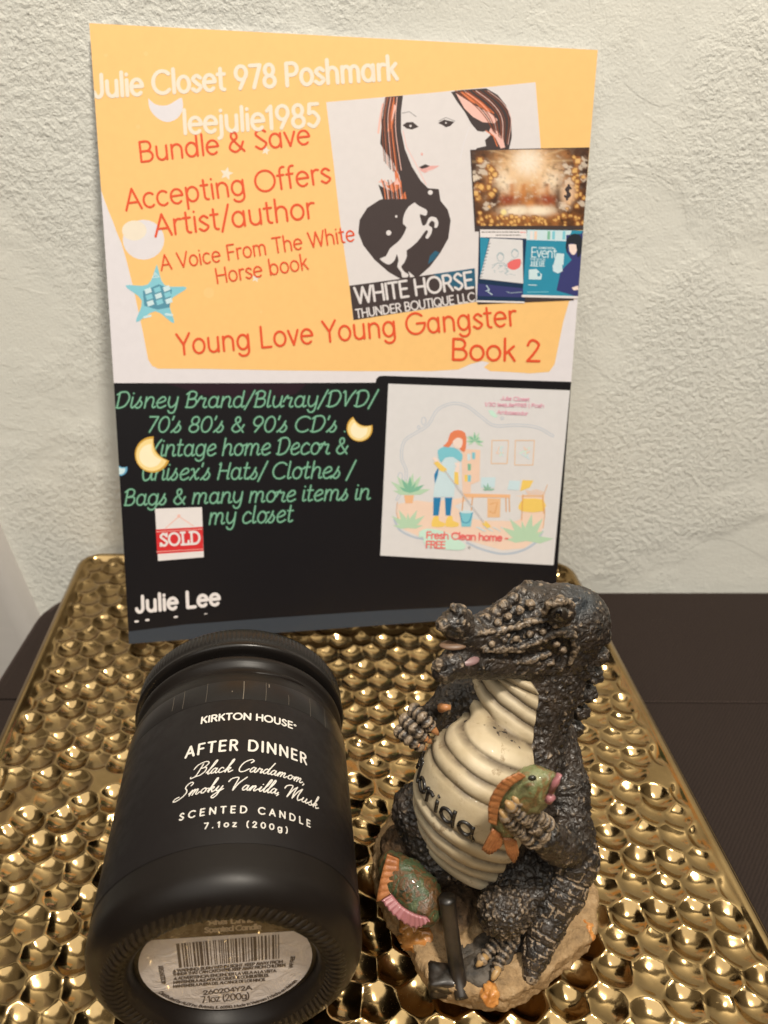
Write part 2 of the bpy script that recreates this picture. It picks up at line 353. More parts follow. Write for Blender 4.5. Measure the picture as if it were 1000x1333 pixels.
# ================================================================== hammered tray
gold = mat('hammered_gold', (.55, .38, .17), .13, metal=1); t = NT(gold)
t.color(t.ramp(t.noise(55, 4, .6), [(.3, (.315, .213, .095)), (.72, (.43, .300, .143))]))
t.rough(t.math('ADD', t.rng(t.noise(90, 4), .3, .75, .11, .21), t.rng(t.noise(520, 4, .7, dist=2.5), .58, .72, 0, .16))); t.bump(t.noise(700, 3), .00003, .5)
TW, TLEN = .2850, .43
ca, sa = math.cos(math.radians(-1.8)), math.sin(math.radians(-1.8))
qa, qb = .0900, -.9959                                       # the sides run a touch out of square
back = np.array([-.0352, .3755])                             # middle of the far edge
def tray_world(a, b, z):                                     # a across, b towards the viewer
    return np.stack([back[0] + a * ca + b * qa, back[1] + a * sa + b * qb, z], -1)
sp = .0116
cent = []
for r in range(-2, 48):
    for c in range(-17, 18):
        cent.append((c * sp + (r % 2) * sp / 2 + rng.normal(0, .0011), .004 + r * sp * .87 + rng.normal(0, .0011), rng.uniform(.70, 1.22), rng.normal(0, .10), rng.normal(0, .10)))
cent = np.array(cent); cent = cent[rng.random(len(cent)) > .03]                # here and there two blows ran together
st = .00052
A = np.arange(-TW / 2, TW / 2 + st / 2, st); Bv = np.arange(0, TLEN + st / 2, st)
AA, BB = np.meshgrid(A, Bv)
Hh = np.full(AA.shape, -9.0)
for ca_, cb_, amp, tx_, ty_ in cent:                         # only the neighbourhood of every dome
    i0, i1 = np.searchsorted(Bv, (cb_ - .014, cb_ + .014)); j0, j1 = np.searchsorted(A, (ca_ - .014, ca_ + .014))
    if i0 >= i1 or j0 >= j1: continue
    da = AA[i0:i1, j0:j1] - ca_; db = BB[i0:i1, j0:j1] - cb_
    d2 = (da * da + db * db ) / (.0071 ** 2)
    hh = .0034 * amp * (1 - d2) + .0016 * (tx_ * da + ty_ * db) / .0067 * .6
    Hh[i0:i1, j0:j1] = np.maximum(Hh[i0:i1, j0:j1], hh)   # nearest blow of the hammer wins
Hh = -np.clip(Hh, .0002, None) + .0009                       # every blow is a hollow, the seams between stand up
def blur(a):
    p = np.pad(a, 1, mode='edge')
    return (p[:-2, 1:-1] + p[2:, 1:-1] + p[1:-1, :-2] + p[1:-1, 2:] + 2 * a) / 6
for _ in range(2): Hh = blur(Hh)
Hh += .00006 * np.sin(AA * 900 + 2 * np.sin(BB * 310)) * np.sin(BB * 760 + 3 * np.sin(AA * 220))
ed = np.minimum(np.minimum(AA + TW / 2, TW / 2 - AA), np.minimum(BB, TLEN - BB))
# rounded corners: pull the outline in
k = np.clip((ed - .0035) / .004, 0, 1); k = k * k * (3 - 2 * k)
rimh = .0006 + .0012 * np.sin(np.clip(ed / .0042, 0, 1) * math.pi)
Hh = Hh * k + rimh * (1 - k)
rc_ = .013
ax_ = np.clip(np.abs(AA) - (TW / 2 - rc_), 0, None); by_ = np.clip(np.abs(BB - TLEN / 2) - (TLEN / 2 - rc_), 0, None)
ln = np.sqrt(ax_ ** 2 + by_ ** 2); mx = np.maximum(ax_, by_); s_ = np.where(ln > 1e-9, mx / np.maximum(ln, 1e-9), 1)
A2 = np.sign(AA) * (np.minimum(np.abs(AA), TW / 2 - rc_) + ax_ * s_); B2 = TLEN / 2 + np.sign(BB - TLEN / 2) * (np.minimum(np.abs(BB - TLEN / 2), TLEN / 2 - rc_) + by_ * s_)
P = tray_world(A2, B2, Hh)
tray = empty('gold_tray', (-.03, .17, ZT), 'hammered gold metal tray of shiny dimples on the brown tablecloth', 'tray')
link('hammered_plate', grid_mesh(P, flip=True), tray, [gold])
# rolled rim and skirt
nn = len(A); mm = len(Bv)
loop = [(0, j) for j in range(nn)] + [(i, nn - 1) for i in range(1, mm)] + [(mm - 1, j) for j in range(nn - 2, -1, -1)] + [(i, 0) for i in range(mm - 2, 0, -1)]
lo = np.array([(A2[i, j], B2[i, j], Hh[i, j]) for i, j in loop])[::4]
cen = np.array([0, TLEN / 2])
rows = []
for k_, z in ((1.0, .0), (1.0035, -.0002), (1.0065, -.0018), (1.007, -.004), (1.004, -.012), (.985, -.0285)):
    a = lo[:, 0] * k_; b = cen[1] + (lo[:, 1] - cen[1]) * (1 + (k_ - 1) * .7)
    rows.append(tray_world(a, b, lo[:, 2] + z if z > -.028 else np.full(len(a), ZT + .0003)))
link('rim', grid_mesh(np.array(rows), wrap=True, flip=False), tray, [gold])

# ================================================================== flyer
# The artwork is written in the coordinates of a scan of the printed page; CU / CV flatten that scan to the page (u across, v up).
CU = [0.497558, -0.002873, 0.000371, 0.000131, -0.000159, 0.545556, 0.050831, 0.001749, -0.000495, 0.010119, 0.011061, 0.002355, 0.000322, 0.000862, -8e-06]
CV = [0.547275, -0.517775, -0.04791, -0.00174, 0.0003, 0.003633, -0.026784, -0.013804, -0.002476, 0.00018, -0.001757, -0.00179, -4.8e-05, -6.8e-05, 3e-06]
def page_uv(x, y):
    x = (x - 450) / 330; y = (y - 430) / 400; u = v = 0; k = 0
    for i in range(5):
        for j in range(5 - i): b = x ** i * y ** j; u += CU[k] * b; v += CV[k] * b; k += 1
    return u, v
P00, P10 = np.array([-.1259, .2951, .003]), np.array([.0890, .3203, .003])
P11, P01 = np.array([.0914, .3835, .2555]), np.array([-.1242, .3835, .2652])
def page(u, v, h=0):
    p = (1 - u) * (1 - v) * P00 + u * (1 - v) * P10 + u * v * P11 + (1 - u) * v * P01
    p = p + np.array([.0, .96, -.24]) * .002 * math.sin(math.pi * min(1, max(0, v)))
    return p + h * np.array([.11, -.962, .25])
def on_page(x, y, h):
    u, v = page_uv(x, y); return page(min(1, max(0, u)), min(1, max(0, v)), h + .00016)
def ink(name, c, rough=.38):
    m = mat('print_' + name, c, rough + .06, spec=.26, coat=.05); m.node_tree.nodes['Principled BSDF'].inputs['Coat Roughness'].default_value = .22
    t = NT(m); n = t.noise(260, 3); t.color(t.mix(t.rng(n, .3, .7), tuple(q * .985 for q in c), tuple(min(1, q * 1.01) for q in c)))
    t.bump(t.noise(25, 2), .0003, .15)
    return m
I = {k: ink(k, c) for k, c in dict(white=(.76, .73, .775), orange=(.92, .57, .22), deep_orange=(.93, .60, .25), red=(.78, .10, .035), pinkred=(.80, .12, .14), cream=(.84, .76, .64), black=(.009, .008, .010),
    charcoal=(.060, .044, .044), green=(.22, .47, .33), glow=(.03, .085, .055), moon=(.92, .72, .32), moonw=(.95, .86, .60), moonshade=(.62, .36, .06), skyblue=(.16, .42, .62), starblue=(.25, .60, .72), starlight=(.62, .80, .86), stardark=(.10, .30, .42),
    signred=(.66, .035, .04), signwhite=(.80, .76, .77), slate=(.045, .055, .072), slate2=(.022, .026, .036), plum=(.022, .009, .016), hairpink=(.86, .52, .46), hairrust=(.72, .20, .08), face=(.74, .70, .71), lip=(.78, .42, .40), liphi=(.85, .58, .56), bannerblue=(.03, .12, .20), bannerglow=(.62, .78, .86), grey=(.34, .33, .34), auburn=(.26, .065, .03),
    peach=(.85, .62, .50), apricot=(.86, .50, .28), floor=(.86, .66, .55), paleblue=(.60, .76, .84), teal=(.22, .58, .70), navy=(.03, .22, .46), yellow=(.88, .62, .16), redhair=(.78, .24, .12), leaf=(.48, .68, .50), dleaf=(.22, .50, .36), line=(.48, .55, .66), wood=(.82, .52, .30), woodline=(.70, .34, .12), skin=(.88, .72, .66), mint=(.58, .82, .72), rose=(.80, .40, .52), coral=(.80, .16, .16), paper2=(.72, .71, .73),
    dusk=(.012, .035, .085), cyanblue=(.03, .27, .42), indigo=(.045, .05, .18), icy=(.60, .76, .82), pencil=(.35, .46, .52)).items()}
flyer = empty('flyer', (-.02, .30, 0), 'printed orange and black paper flyer leaning on the stucco wall behind the jar', 'flyer')
# the sheet: real thickness
us = np.linspace(0, 1, 28); vs = np.linspace(0, 1, 34)
front = np.array([[page(u, v, .00014) for u in us] for v in vs]); rear = np.array([[page(u, v, -.00014) for u in us] for v in vs])
n_, m_2 = front.shape[:2]
V = np.concatenate([front.reshape(-1, 3), rear.reshape(-1, 3)]); F = []
ix = lambda i, j, s=0: s * n_ * m_2 + i * m_2 + j
for i in range(n_ - 1):
    for j in range(m_2 - 1):
        F.append((ix(i, j), ix(i, j + 1), ix(i + 1, j + 1), ix(i + 1, j))); F.append((ix(i, j, 1), ix(i + 1, j, 1), ix(i + 1, j + 1, 1), ix(i, j + 1, 1)))
bd = [(0, j) for j in range(m_2)] + [(i, m_2 - 1) for i in range(1, n_)] + [(n_ - 1, j) for j in range(m_2 - 2, -1, -1)] + [(i, 0) for i in range(n_ - 2, 0, -1)]
for (a, b), (c, d) in zip(bd, bd[1:] + bd[:1]): F.append((ix(a, b, 1), ix(c, d, 1), ix(c, d), ix(a, b)))
link('paper_sheet', mesh_from(V, F), flyer, [I['white']], smooth=False)
CUT = 14
def C1(p): return [(100 + x * .4, y * .4) for x, y in p]
def C2(p): return [(420 + x * .38, 80 + y * .38) for x, y in p]
def C3(p): return [(130 + x * .37, 470 + y * .37) for x, y in p]
def C6(p): return [(600 + x * .18, 180 + y * .18) for x, y in p]
def C7(p): return [(500 + x * .24, 500 + y * .24) for x, y in p]
def C8(p): return [(420 + x * .23256, 110 + y * .23256) for x, y in p]
# upper half: torn-edged orange panel -------------------------------
a = Art()
a.poly([(112, 26), (450, 44), (782, 62), (768, 240), (752, 388), (741, 392), (733, 420), (727, 450), (722, 474), (715, 484), (690, 486), (660, 484), (638, 483), (630, 478), (637, 472), (628, 470), (612, 474), (597, 481), (560, 483), (470, 483), (360, 482), (260, 480), (206, 480), (198, 476), (193, 468), (186, 432), (180, 404), (174, 376), (164, 336), (158, 316), (152, 302), (147, 288), (142, 276), (136, 260), (132, 248), (128, 228), (122, 130)], I['orange'], 1)
a.disc((187, 312), 27, I['white'], 2, ry=26); a.disc((175, 300), 16, I['cream'], 2.5, ry=13)
for c, r in (((272, 381), 7), ((190, 70), 3), ((138, 72), 2.5), ((340, 406), 2), ((180, 165), 3)): a.disc(c, r, I['deep_orange'], 2, n=14)
for c, r in (((295, 226), 9), ((346, 196), 6), ((333, 362), 6)):
    a.poly([(c[0] + r * (1 if k % 2 == 0 else .45) * math.sin(k * math.pi / 5 + .2), c[1] - r * (1 if k % 2 == 0 else .45) * math.cos(k * math.pi / 5 + .2)) for k in range(10)], I['cream'], 2)
a.poly([(193, 128), (203, 136), (218, 137), (232, 129), (237, 128), (238, 142), (231, 154), (217, 159), (203, 152), (195, 141)], I['white'], 2.2, smooth=3)
a.build('orange_panel', on_page, flyer, CUT)
def words(name, lines, layer=8):
    a = Art()
    for l in lines: a.text(*l[:6], layer, **(l[6] if len(l) > 6 else {}))
    return a.build(name, on_page, flyer)
words('pale_headline', [('Julie Closet 978 Poshmark', (122, 127), (518, 103), 29, 5.1, I['cream'], {'spacing': 5}), ('leejulie1985', (239, 174), (418, 164), 29, 4.9, I['cream'], {'spacing': 5})])
words('red_heading', [('Bundle & Save', (182, 211), (405, 187), 26, 3.0, I['red'], {'spacing': 4})])
words('red_heading', [('Accepting Offers', (164, 274), (432, 237), 27, 3.0, I['red'], {'spacing': 4}), ('Artist/author', (202, 308), (411, 283), 28, 3.1, I['red'], {'spacing': 4})])
words('red_heading', [('A Voice From The White', (210, 352), (463, 313), 19.5, 2.2, I['red'], {'spacing': 5}), ('Horse book', (282, 369), (402, 350), 19.5, 2.2, I['red'], {'spacing': 5})], 12)
words('red_heading', [('Young Love Young Gangster', (231, 462), (673, 423), 27, 3.1, I['red'], {'spacing': 5}), ('Book 2', (587, 468), (704, 470), 27, 3.4, I['red'], {'spacing': 4})], 12)
# blue star sticker print -------------------------------------------
a = Art(); cs = np.array((203, 386)); st5 = []
for k in range(10):
    r = 42 if k % 2 == 0 else 19
    st5.append(cs + r * np.array([math.sin(k * math.pi / 5 + .03), -math.cos(k * math.pi / 5 + .03) * 1.0]))
a.poly(spline([*st5, st5[0]], 4)[:-1], I['starblue'], 3)
a.poly([(186, 379), (207, 370), (224, 377), (221, 400), (205, 403), (188, 398)], I['stardark'], 4)
for k in range(9):
    x, y = 188 + (k % 3) * 12 + (k // 3) * 1.5, 377 + (k // 3) * 8 - (k % 3) * 1.5
    a.poly([(x, y), (x + 8, y - 3), (x + 10, y + 3), (x + 2, y + 6)], I['starlight'] if k % 2 == 0 else I['starblue'], 5)
a.text('^', (198, 362), (208, 361), 8, 1, I['starlight'], 5); a.line([(188, 413), (196, 411)], 3, I['starlight'], 5); a.line([(216, 409), (224, 410)], 3, I['starlight'], 5)
a.build('star_print', on_page, flyer)
# portrait card with the rearing horse -------------------------------
a = Art()
a.poly([(424.6, 133), (560, 121), (697, 107), (704, 194), (704, 300), (622, 392), (620, 393), (460, 416), (455, 372), (443, 290), (434, 210)], I['face'], 3)
k8 = I['charcoal']
a.poly(C8([(355, 70), (450, 62), (439, 150), (439, 260), (460, 360), (500, 460), (550, 540), (590, 580), (650, 585), (660, 650), (540, 665), (340, 645), (312, 560), (345, 580), (400, 600), (440, 560), (430, 510), (398, 440), (355, 385), (322, 330), (332, 200)]), k8, 4)
a.poly(C2([(440, 105), (475, 98), (560, 92), (600, 115), (628, 150), (646, 200), (648, 260), (638, 302), (525, 302), (548, 268), (555, 242), (530, 238), (508, 212), (488, 175), (462, 140)]), k8, 4)
a.poly(C2([(456, 108), (490, 130), (530, 155), (575, 178), (600, 200), (588, 212), (548, 208), (515, 190), (485, 160)]), I['hairpink'], 5)
a.poly(C2([(575, 228), (600, 240), (618, 265), (625, 295), (610, 298), (592, 262), (570, 240)]), I['hairpink'], 5); a.poly(C2([(470, 104), (500, 108), (560, 150), (592, 180), (560, 170), (505, 135)]), I['hairrust'], 5.5)
a.poly(C2([(535, 248), (562, 236), (575, 252), (556, 270), (560, 290), (528, 297)]), I['face'], 5.5); a.line(C2([(560, 238), (585, 255), (598, 290)]), 1.4, I['hairrust'], 6)
for p in ([(396, 85), (416, 110), (398, 200), (380, 262), (362, 262), (376, 160)], [(345, 560), (398, 604), (442, 570), (424, 500), (400, 470), (408, 540), (372, 565)], [(430, 640), (462, 600), (470, 640)]): a.poly(C8(p), I['hairrust'], 5)
for p in ([(400, 110), (412, 120), (394, 190), (385, 210)], [(400, 560), (430, 560), (418, 520)]): a.poly(C8(p), I['hairpink'], 6)
a.line(C8([(338, 110), (322, 190), (312, 270)]), 2.6, I['hairpink'], 3.6); a.line(C8([(318, 545), (340, 540), (372, 555)]), 2.2, I['hairpink'], 5)
a.poly(C8([(430, 640), (380, 630), (320, 645), (250, 690), (207, 758), (200, 830), (228, 900), (290, 980), (370, 1050), (440, 1090), (530, 1082), (600, 1020), (660, 940), (704, 860), (717, 760), (700, 700), (660, 650), (600, 625), (540, 642), (470, 655)]), k8, 4.4)
a.poly(C8([(448, 228), (470, 212), (505, 210), (537, 237), (500, 252), (470, 246)]), k8, 5); a.disc(C8([(492, 232)])[0], 1.6, I['face'], 6, n=8)
a.line(C8([(446, 160), (485, 152), (524, 180)]), 1.0, I['grey'], 5); a.line(C8([(650, 205), (690, 185), (740, 205)]), 1.0, I['grey'], 5)
a.poly(C8([(646, 216), (680, 197), (737, 209), (715, 232), (690, 240), (670, 226)]), k8, 5); a.disc(C8([(690, 215)])[0], 1.2, I['face'], 6, n=8)
a.disc(C8([(556, 390)])[0], 1.5, I['lip'], 5, ry=2, n=10)
a.poly(C8([(540, 462), (575, 446), (600, 455), (655, 454), (625, 472), (572, 495), (550, 484)]), I['lip'], 5); a.poly(C8([(540, 462), (575, 446), (600, 456), (580, 466), (556, 472)]), k8, 6); a.line(C8([(585, 485), (620, 474)]), 1.2, I['liphi'], 6)
a.poly(C8([(515, 660), (540, 680), (580, 700), (585, 720), (575, 735), (545, 725), (548, 750), (560, 790), (580, 780), (590, 755), (605, 740), (635, 745), (648, 775), (640, 800), (625, 800), (628, 775), (612, 762), (598, 775), (595, 790), (612, 800), (610, 830), (590, 862), (575, 855), (590, 825), (580, 815), (560, 840), (530, 880), (490, 915), (470, 930), (472, 960), (455, 1000), (440, 1020), (460, 1050), (480, 1062), (475, 1078), (445, 1078), (440, 1050), (418, 1020), (425, 985), (415, 950), (405, 980), (380, 1005), (355, 1003), (320, 975), (355, 960), (375, 920), (410, 890), (440, 860), (470, 800), (450, 780), (455, 730), (480, 685)]), I['face'], 6, smooth=2)
for k in range(16):
    f = k / 15; x0, y0 = 352 + 88 * f, 72; xm, ym = 335 + 105 * f, 290; x1, y1 = 345 + 130 * f, 430 + 60 * math.sin(f * 3)
    a.line(spline(C8([(x0, y0), (xm - 4, 180), (xm, ym), (x1, y1)]), 5), rng.uniform(.5, 1.6), I[('auburn', 'charcoal', 'hairrust', 'auburn', 'charcoal', 'hairpink')[k % 6]] if f < .8 else k8, 5.2)
for k in range(12):
    f = k / 11; a.line(spline(C2([(455 + 110 * f, 100), (520 + 95 * f, 150 - 10 * f), (560 + 85 * f, 195), (585 + 50 * f, 240 + 45 * f)]), 5), rng.uniform(.5, 1.3), I[('auburn', 'charcoal', 'auburn', 'hairpink')[k % 4]], 5.6)
for k in range(14): a.line(spline(C8([(330 + 9 * k, 545 + rng.uniform(-14, 8)), (345 + 8 * k, 585), (352 + 8 * k, 640)]), 4), rng.uniform(.5, 1.4), I[('hairrust', 'charcoal', 'hairpink')[k % 3]], 5.4)
a.line(C8([(450, 260), (470, 350), (520, 440), (580, 560)]), 1.3, I['liphi'], 4.2); a.line(C8([(820, 240), (790, 330), (770, 420)]), .9, I['white'], 4.2)
for c, r in (((370, 830), 3.4), ((412, 738), 1.6), ((603, 604), 3.2)): a.disc(C8([c])[0], r, I['face'], 6, n=12)
a.poly(C8([(600, 960), (630, 930), (655, 940), (620, 985), (590, 1005)]), I['bannerblue'], 5); a.poly(C8([(480, 1045), (515, 1075), (490, 1080)]), I['face'], 5.5)
a.poly(C2([(92, 768), (300, 740), (520, 708), (526, 822), (320, 852), (106, 886)]), k8, 5); a.poly(C2([(380, 728), (521, 708), (524, 770), (460, 778), (420, 760)]), I['bannerblue'], 5.5)
a.text('WHITE HORSE', (463.5, 395), (617, 374), 20.5, 3.2, I['face'], 7, spacing=3); a.text('THUNDER BOUTIQUE LLC', (464, 414), (619, 391.5), 11, 1.8, I['face'], 7, spacing=5)
a.build('portrait_card', on_page, flyer, CUT)
# small golden hall picture: coloured cell by cell --------------------
def picture(name, quad, nx, ny, fn, layer):
    q = np.array(quad, float)
    bm = bmesh.new(); cl = bm.loops.layers.color.new('paint') if False else bm.loops.layers.float_color.new('paint')
    g = [[bm.verts.new(on_page(*((1 - s) * (1 - t_) * q[0] + s * (1 - t_) * q[1] + s * t_ * q[2] + (1 - s) * t_ * q[3]), layer * .000016)) for s in np.linspace(0, 1, nx + 1)] for t_ in np.linspace(0, 1, ny + 1)]
    colr = np.array([[fn(s, t_) for s in np.linspace(0, 1, nx + 1)] for t_ in np.linspace(0, 1, ny + 1)])
    for i in range(ny):
        for j in range(nx):
            f = bm.faces.new((g[i][j], g[i + 1][j], g[i + 1][j + 1], g[i][j + 1]))
            for lp, (ii, jj) in zip(f.loops, ((i, j), (i + 1, j), (i + 1, j + 1), (i, j + 1))): lp[cl] = (*colr[ii, jj], 1)
    me = bpy.data.meshes.new(name); bm.to_mesh(me); bm.free()
    m = mat('print_' + name, (1, 1, 1), .38, spec=.45, coat=.25); t = NT(m); at = t.new('ShaderNodeVertexColor', layer_name='paint'); t.color(at.outputs['Color'])
    return link(name, me, flyer, [m], smooth=False)
def blob(s, t, x, y, rx, ry, p=1.5): return math.exp(-((((s - x) / rx) ** 2 + ((t - y) / ry) ** 2) ** p))
coins = [(rng.uniform(0, 1), rng.uniform(.86, 1.0), rng.uniform(.012, .03)) for _ in range(60)] + [(rng.choice([rng.uniform(0, .2), rng.uniform(.82, 1)]), rng.uniform(.1, .85), rng.uniform(.015, .04)) for _ in range(40)]
bills = [(rng.choice([rng.uniform(0, .18), rng.uniform(.8, 1)]), rng.uniform(0, .8), rng.uniform(.02, .05), rng.uniform(-1.2, 1.2)) for _ in range(26)]
def hall(s, t):
    n = noise.fractal(Vector((s * 9, t * 7, 3.1)), .8, 2.1, 4) ; x = abs(s - .48)
    n2 = noise.fractal(Vector((s * 26, t * 20, 7.7)), .8, 2.1, 3); n = n + .5 * n2; c = np.array((.07, .025, .010)) + .22 * max(0, n) * np.array((1, .4, .12))
    def over(col_, k): nonlocal c; c = c * (1 - min(1, k)) + np.array(col_) * min(1, k)
    over((.62, .24, .06), blob(x, t, 0, .5, .36, .62) * (.8 + .5 * n)); over((.85, .55, .28), blob(x, t, .05, .25, .22, .28) * .9)
    over((.92, .80, .66), blob(s, t, .48, .16, .13, .2)); over((.93, .78, .60), blob(x, t, .20 - .1 * (t - .5), .42, .09, .16, 1) * .9); over((.93, .80, .62), blob(x, t, .1, .80, .16, .07)*1.0)
    if .44 < t < .66 and x < .20: over((.55, .20, .05), .7 * (.5 + .5 * math.sin(s * 60)) ** 2)
    over((.30, .05, .02), blob(x, t, .17, .66, .11, .07) * .9); over((.03, .015, .012), blob(x, t, .30, .62, .05, .16) * .9); over((.04, .02, .015), blob(x, t, .5, .25, .12, .4) * .8)
    over((.88, .62, .34), max(0, math.cos(math.atan2(t - .15, s - .48) * 14)) ** 6 * .45 * blob(s, t, .48, .15, .5, .5))
    over((.04, .016, .008), max(0, n2 - .15) * 1.3 * min(1, x * 3)); over((.97, .86, .70), max(0, -n2 - .25) * .9 * blob(x, t, .1, .4, .3, .5))
    for cx, cy, w, an in bills:
        a_ = (s - cx) * math.cos(an) + (t - cy) * math.sin(an); b_ = -(s - cx) * math.sin(an) + (t - cy) * math.cos(an)
        if abs(a_) < w * 1.5 and abs(b_) < w * .7: over((.74, .62, .50) if abs(a_) < w else (.2, .12, .08), .75)
    for cx, cy, r in coins:
        d = math.hypot((s - cx), (t - cy) * .66)
        if d < r: over((.85, .50, .16) if d < r * .6 else (.30, .11, .03), .85)
    over((.78, .52, .34), blob(s, t, .84, .58, .07, .16, 2) * .95); over((.93, .76, .34), blob(s, t, .26, .82, .028, .04, 3))
    return np.clip(c, .005, .95)
a = Art(); a.poly([(612, 195), (767, 192), (759, 299), (618, 301)], I['charcoal'], 13)
a.build('golden_hall_picture', on_page, flyer, CUT)
picture('hall_picture_print', [(613, 196), (766.5, 193.5), (759, 294), (620, 294)], 96, 66, hall, 15)
a = Art(); a.text('$', C6([(745, 430)])[0], C6([(790, 430)])[0], 14, 3, I['charcoal'], 16, slant=8); a.build('money_bag_mark', on_page, flyer)
# two small book covers ------------------------------------------------
a = Art()
a.poly(C6([(130, 660), (800, 660), (815, 1170), (120, 1200)]), I['charcoal'], 13)
a.poly(C6([(138, 660), (472, 662), (462, 1188), (115, 1180)]), I['dusk'], 14); a.poly(C6([(138, 660), (474, 662), (474, 725), (138, 715)]), I['signwhite'], 15)
a.poly(C6([(138, 715), (205, 725), (140, 1000)]), I['cyanblue'], 15)
a.poly(C6([(210, 722), (445, 735), (450, 1050), (135, 1015)]), I['paper2'], 16)
for k in range(11): a.line(C6([(138 + k * 6, 1005 - k * 24), (152 + k * 6, 1000 - k * 24)]), .9, I['dusk'], 17)
for k in range(26):                                          # loose pencil figures: two busts, plainly drawn
    x0, y0 = rng.uniform(210, 400), rng.uniform(900, 1000); a.line(C6([(x0, y0), (x0 + rng.uniform(-28, 28), y0 + rng.uniform(-12, 22))]), .55, I['pencil'], 17)
for cx, cy in ((285, 858), (390, 832)):
    a.line([(C6([(cx + 24 * math.cos(q), cy + 32 * math.sin(q))])[0]) for q in np.linspace(0, 2 * math.pi, 16)[:-1]], .8, I['pencil'], 17, closed=True)
    a.line(C6([(cx - 24, cy - 8), (cx - 6, cy - 30), (cx + 22, cy - 12)]), 1.4, I['pencil'], 17); a.line(C6([(cx - 60, cy + 80), (cx - 24, cy + 44), (cx + 24, cy + 44), (cx + 56, cy + 76)]), .9, I['pencil'], 17)
a.poly(C6([(335, 905), (375, 880), (430, 875), (425, 930), (380, 952), (340, 935)]), I['coral'], 18, smooth=3)
for y, x0, x1, m_k in ((678, 150, 420, 'charcoal'), (700, 255, 430, 'charcoal'), (680, 430, 466, 'coral')):
    x = x0
    while x < x1: w = rng.uniform(8, 26); a.line(C6([(x, y), (min(x + w, x1), y + 1)]), 1.0, I[m_k], 17); x += w + 9
a.poly(C6([(120, 1050), (450, 1085), (448, 1150), (120, 1140)]), I['indigo'], 15)
a.line(C6([(185, 1065), (205, 1095), (195, 1110), (225, 1130)]), 1.1, I['icy'], 17); a.line(C6([(205, 1095), (180, 1105)]), .9, I['icy'], 17); a.line(C6([(330, 1110), (360, 1118), (440, 1112)]), .8, I['pencil'], 17)
a.line(C6([(118, 1178), (455, 1186)]), 2.2, I['signwhite'], 16)
a.poly(C6([(478, 660), (885, 668), (850, 1148), (445, 1140)]), I['cyanblue'], 15); a.poly(C6([(478, 662), (800, 668), (770, 745), (472, 735)]), I['icy'], 16)
for k, x in enumerate((500, 530, 575, 625, 660, 700, 735)): a.poly(C6([(x, 672), (x + 20, 672), (x + 18, 732), (x - 2, 732)]), I[('signwhite', 'peach', 'paleblue', 'dleaf', 'teal', 'icy', 'teal')[k]], 17)
a.poly(C6([(760, 700), (870, 690), (885, 668), (850, 1148), (690, 1100), (720, 960), (800, 880), (760, 820)]), I['indigo'], 16)
a.poly(C6([(755, 790), (765, 730), (800, 695), (850, 695), (878, 740), (868, 830), (840, 860), (832, 770), (775, 765), (770, 830)]), I['slate2'], 18, smooth=2); a.poly(C6([(778, 768), (832, 768), (838, 810), (815, 845), (785, 820)]), I['skin'], 17, smooth=2)
a.poly(C6([(690, 830), (745, 835), (740, 915), (668, 915)]), I['icy'], 18); a.poly(C6([(662, 915), (730, 910), (735, 960), (700, 978), (665, 960)]), I['paleblue'], 17); a.poly(C6([(800, 1080), (845, 1065), (850, 1095), (815, 1100)]), I['skin'], 17)
a.text('Event', C6([(505, 858)])[0], C6([(690, 865)])[0], 12.5, 1.5, I['icy'], 18); a.text('COMING SOON', C6([(560, 800)])[0], C6([(670, 802)])[0], 2.5, .55, I['icy'], 18)
a.text('THE BOOK', C6([(500, 882)])[0], C6([(610, 884)])[0], 2.4, .5, I['icy'], 18); a.text('JULIE LEE', C6([(500, 925)])[0], C6([(605, 925)])[0], 6, 1.0, I['icy'], 18)
a.poly(C6([(490, 950), (545, 945), (585, 985), (580, 1022), (490, 1020)]), I['icy'], 17); a.poly(C6([(550, 975), (570, 970), (575, 995), (555, 1000)]), I['cyanblue'], 18); a.line(C6([(490, 1060), (545, 1062)]), 1.2, I['icy'], 18); a.line(C6([(480, 1112), (630, 1110)]), .9, I['teal'], 18)
a.line(C6([(445, 1140), (848, 1150)]), 3.0, I['signwhite'], 17)
a.build('book_covers_picture', on_page, flyer, CUT)
# lower half: black panel ----------------------------------------------
a = Art()
a.poly([(140, 498.5), (320, 498.5), (489, 498), (490, 493), (494, 489.5), (500, 489), (620, 493), (746, 497), (735, 640), (724, 798), (640, 803), (560, 809), (360, 825), (160, 840)], I['black'], 1)
a.poly([(215, 499), (400, 499), (385, 513), (330, 522), (270, 515)], I['plum'], 1.6)
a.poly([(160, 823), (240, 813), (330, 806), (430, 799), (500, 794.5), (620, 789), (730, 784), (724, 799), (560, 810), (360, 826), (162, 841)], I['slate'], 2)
for x, y, w in ((178, 809, 4), (192, 807, 4), (229, 803, 3.6), (268, 799, 1.6)): a.line([(x - 1.5, y), (x + 1.5, y - .3)], w * .7, I['signwhite'], 3)
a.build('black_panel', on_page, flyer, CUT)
GL = [('Disney Brand/Bluray/DVD/', (149, 531), (489, 529), 20), ("70's 80's & 90's CD's .", (190, 562.5), (451, 562), 20), ('Vintage home Decor &', (192, 594), (453, 590.5), 21), ("Unisex's Hats/ Clothes /", (182, 625), (460, 622), 21), ('Bags & many more items in', (160, 658), (481, 650), 20), ('my closet', (271, 682.5), (381, 679), 21)]
for s, p, q, c in GL:
    a = Art(); a.text(s, p, q, c, 3.6, I['glow'], 3, font=SCRIPT, slant=12, spacing=2); a.text(s, p, q, c, 1.7, I['green'], 5, font=SCRIPT, slant=12, spacing=2); a.build('green_lettering', on_page, flyer)
words('signature_line', [('Julie Lee', (177, 797), (287, 786.5), 20, 4.4, I['signwhite'], {'slant': 3, 'spacing': 7})])
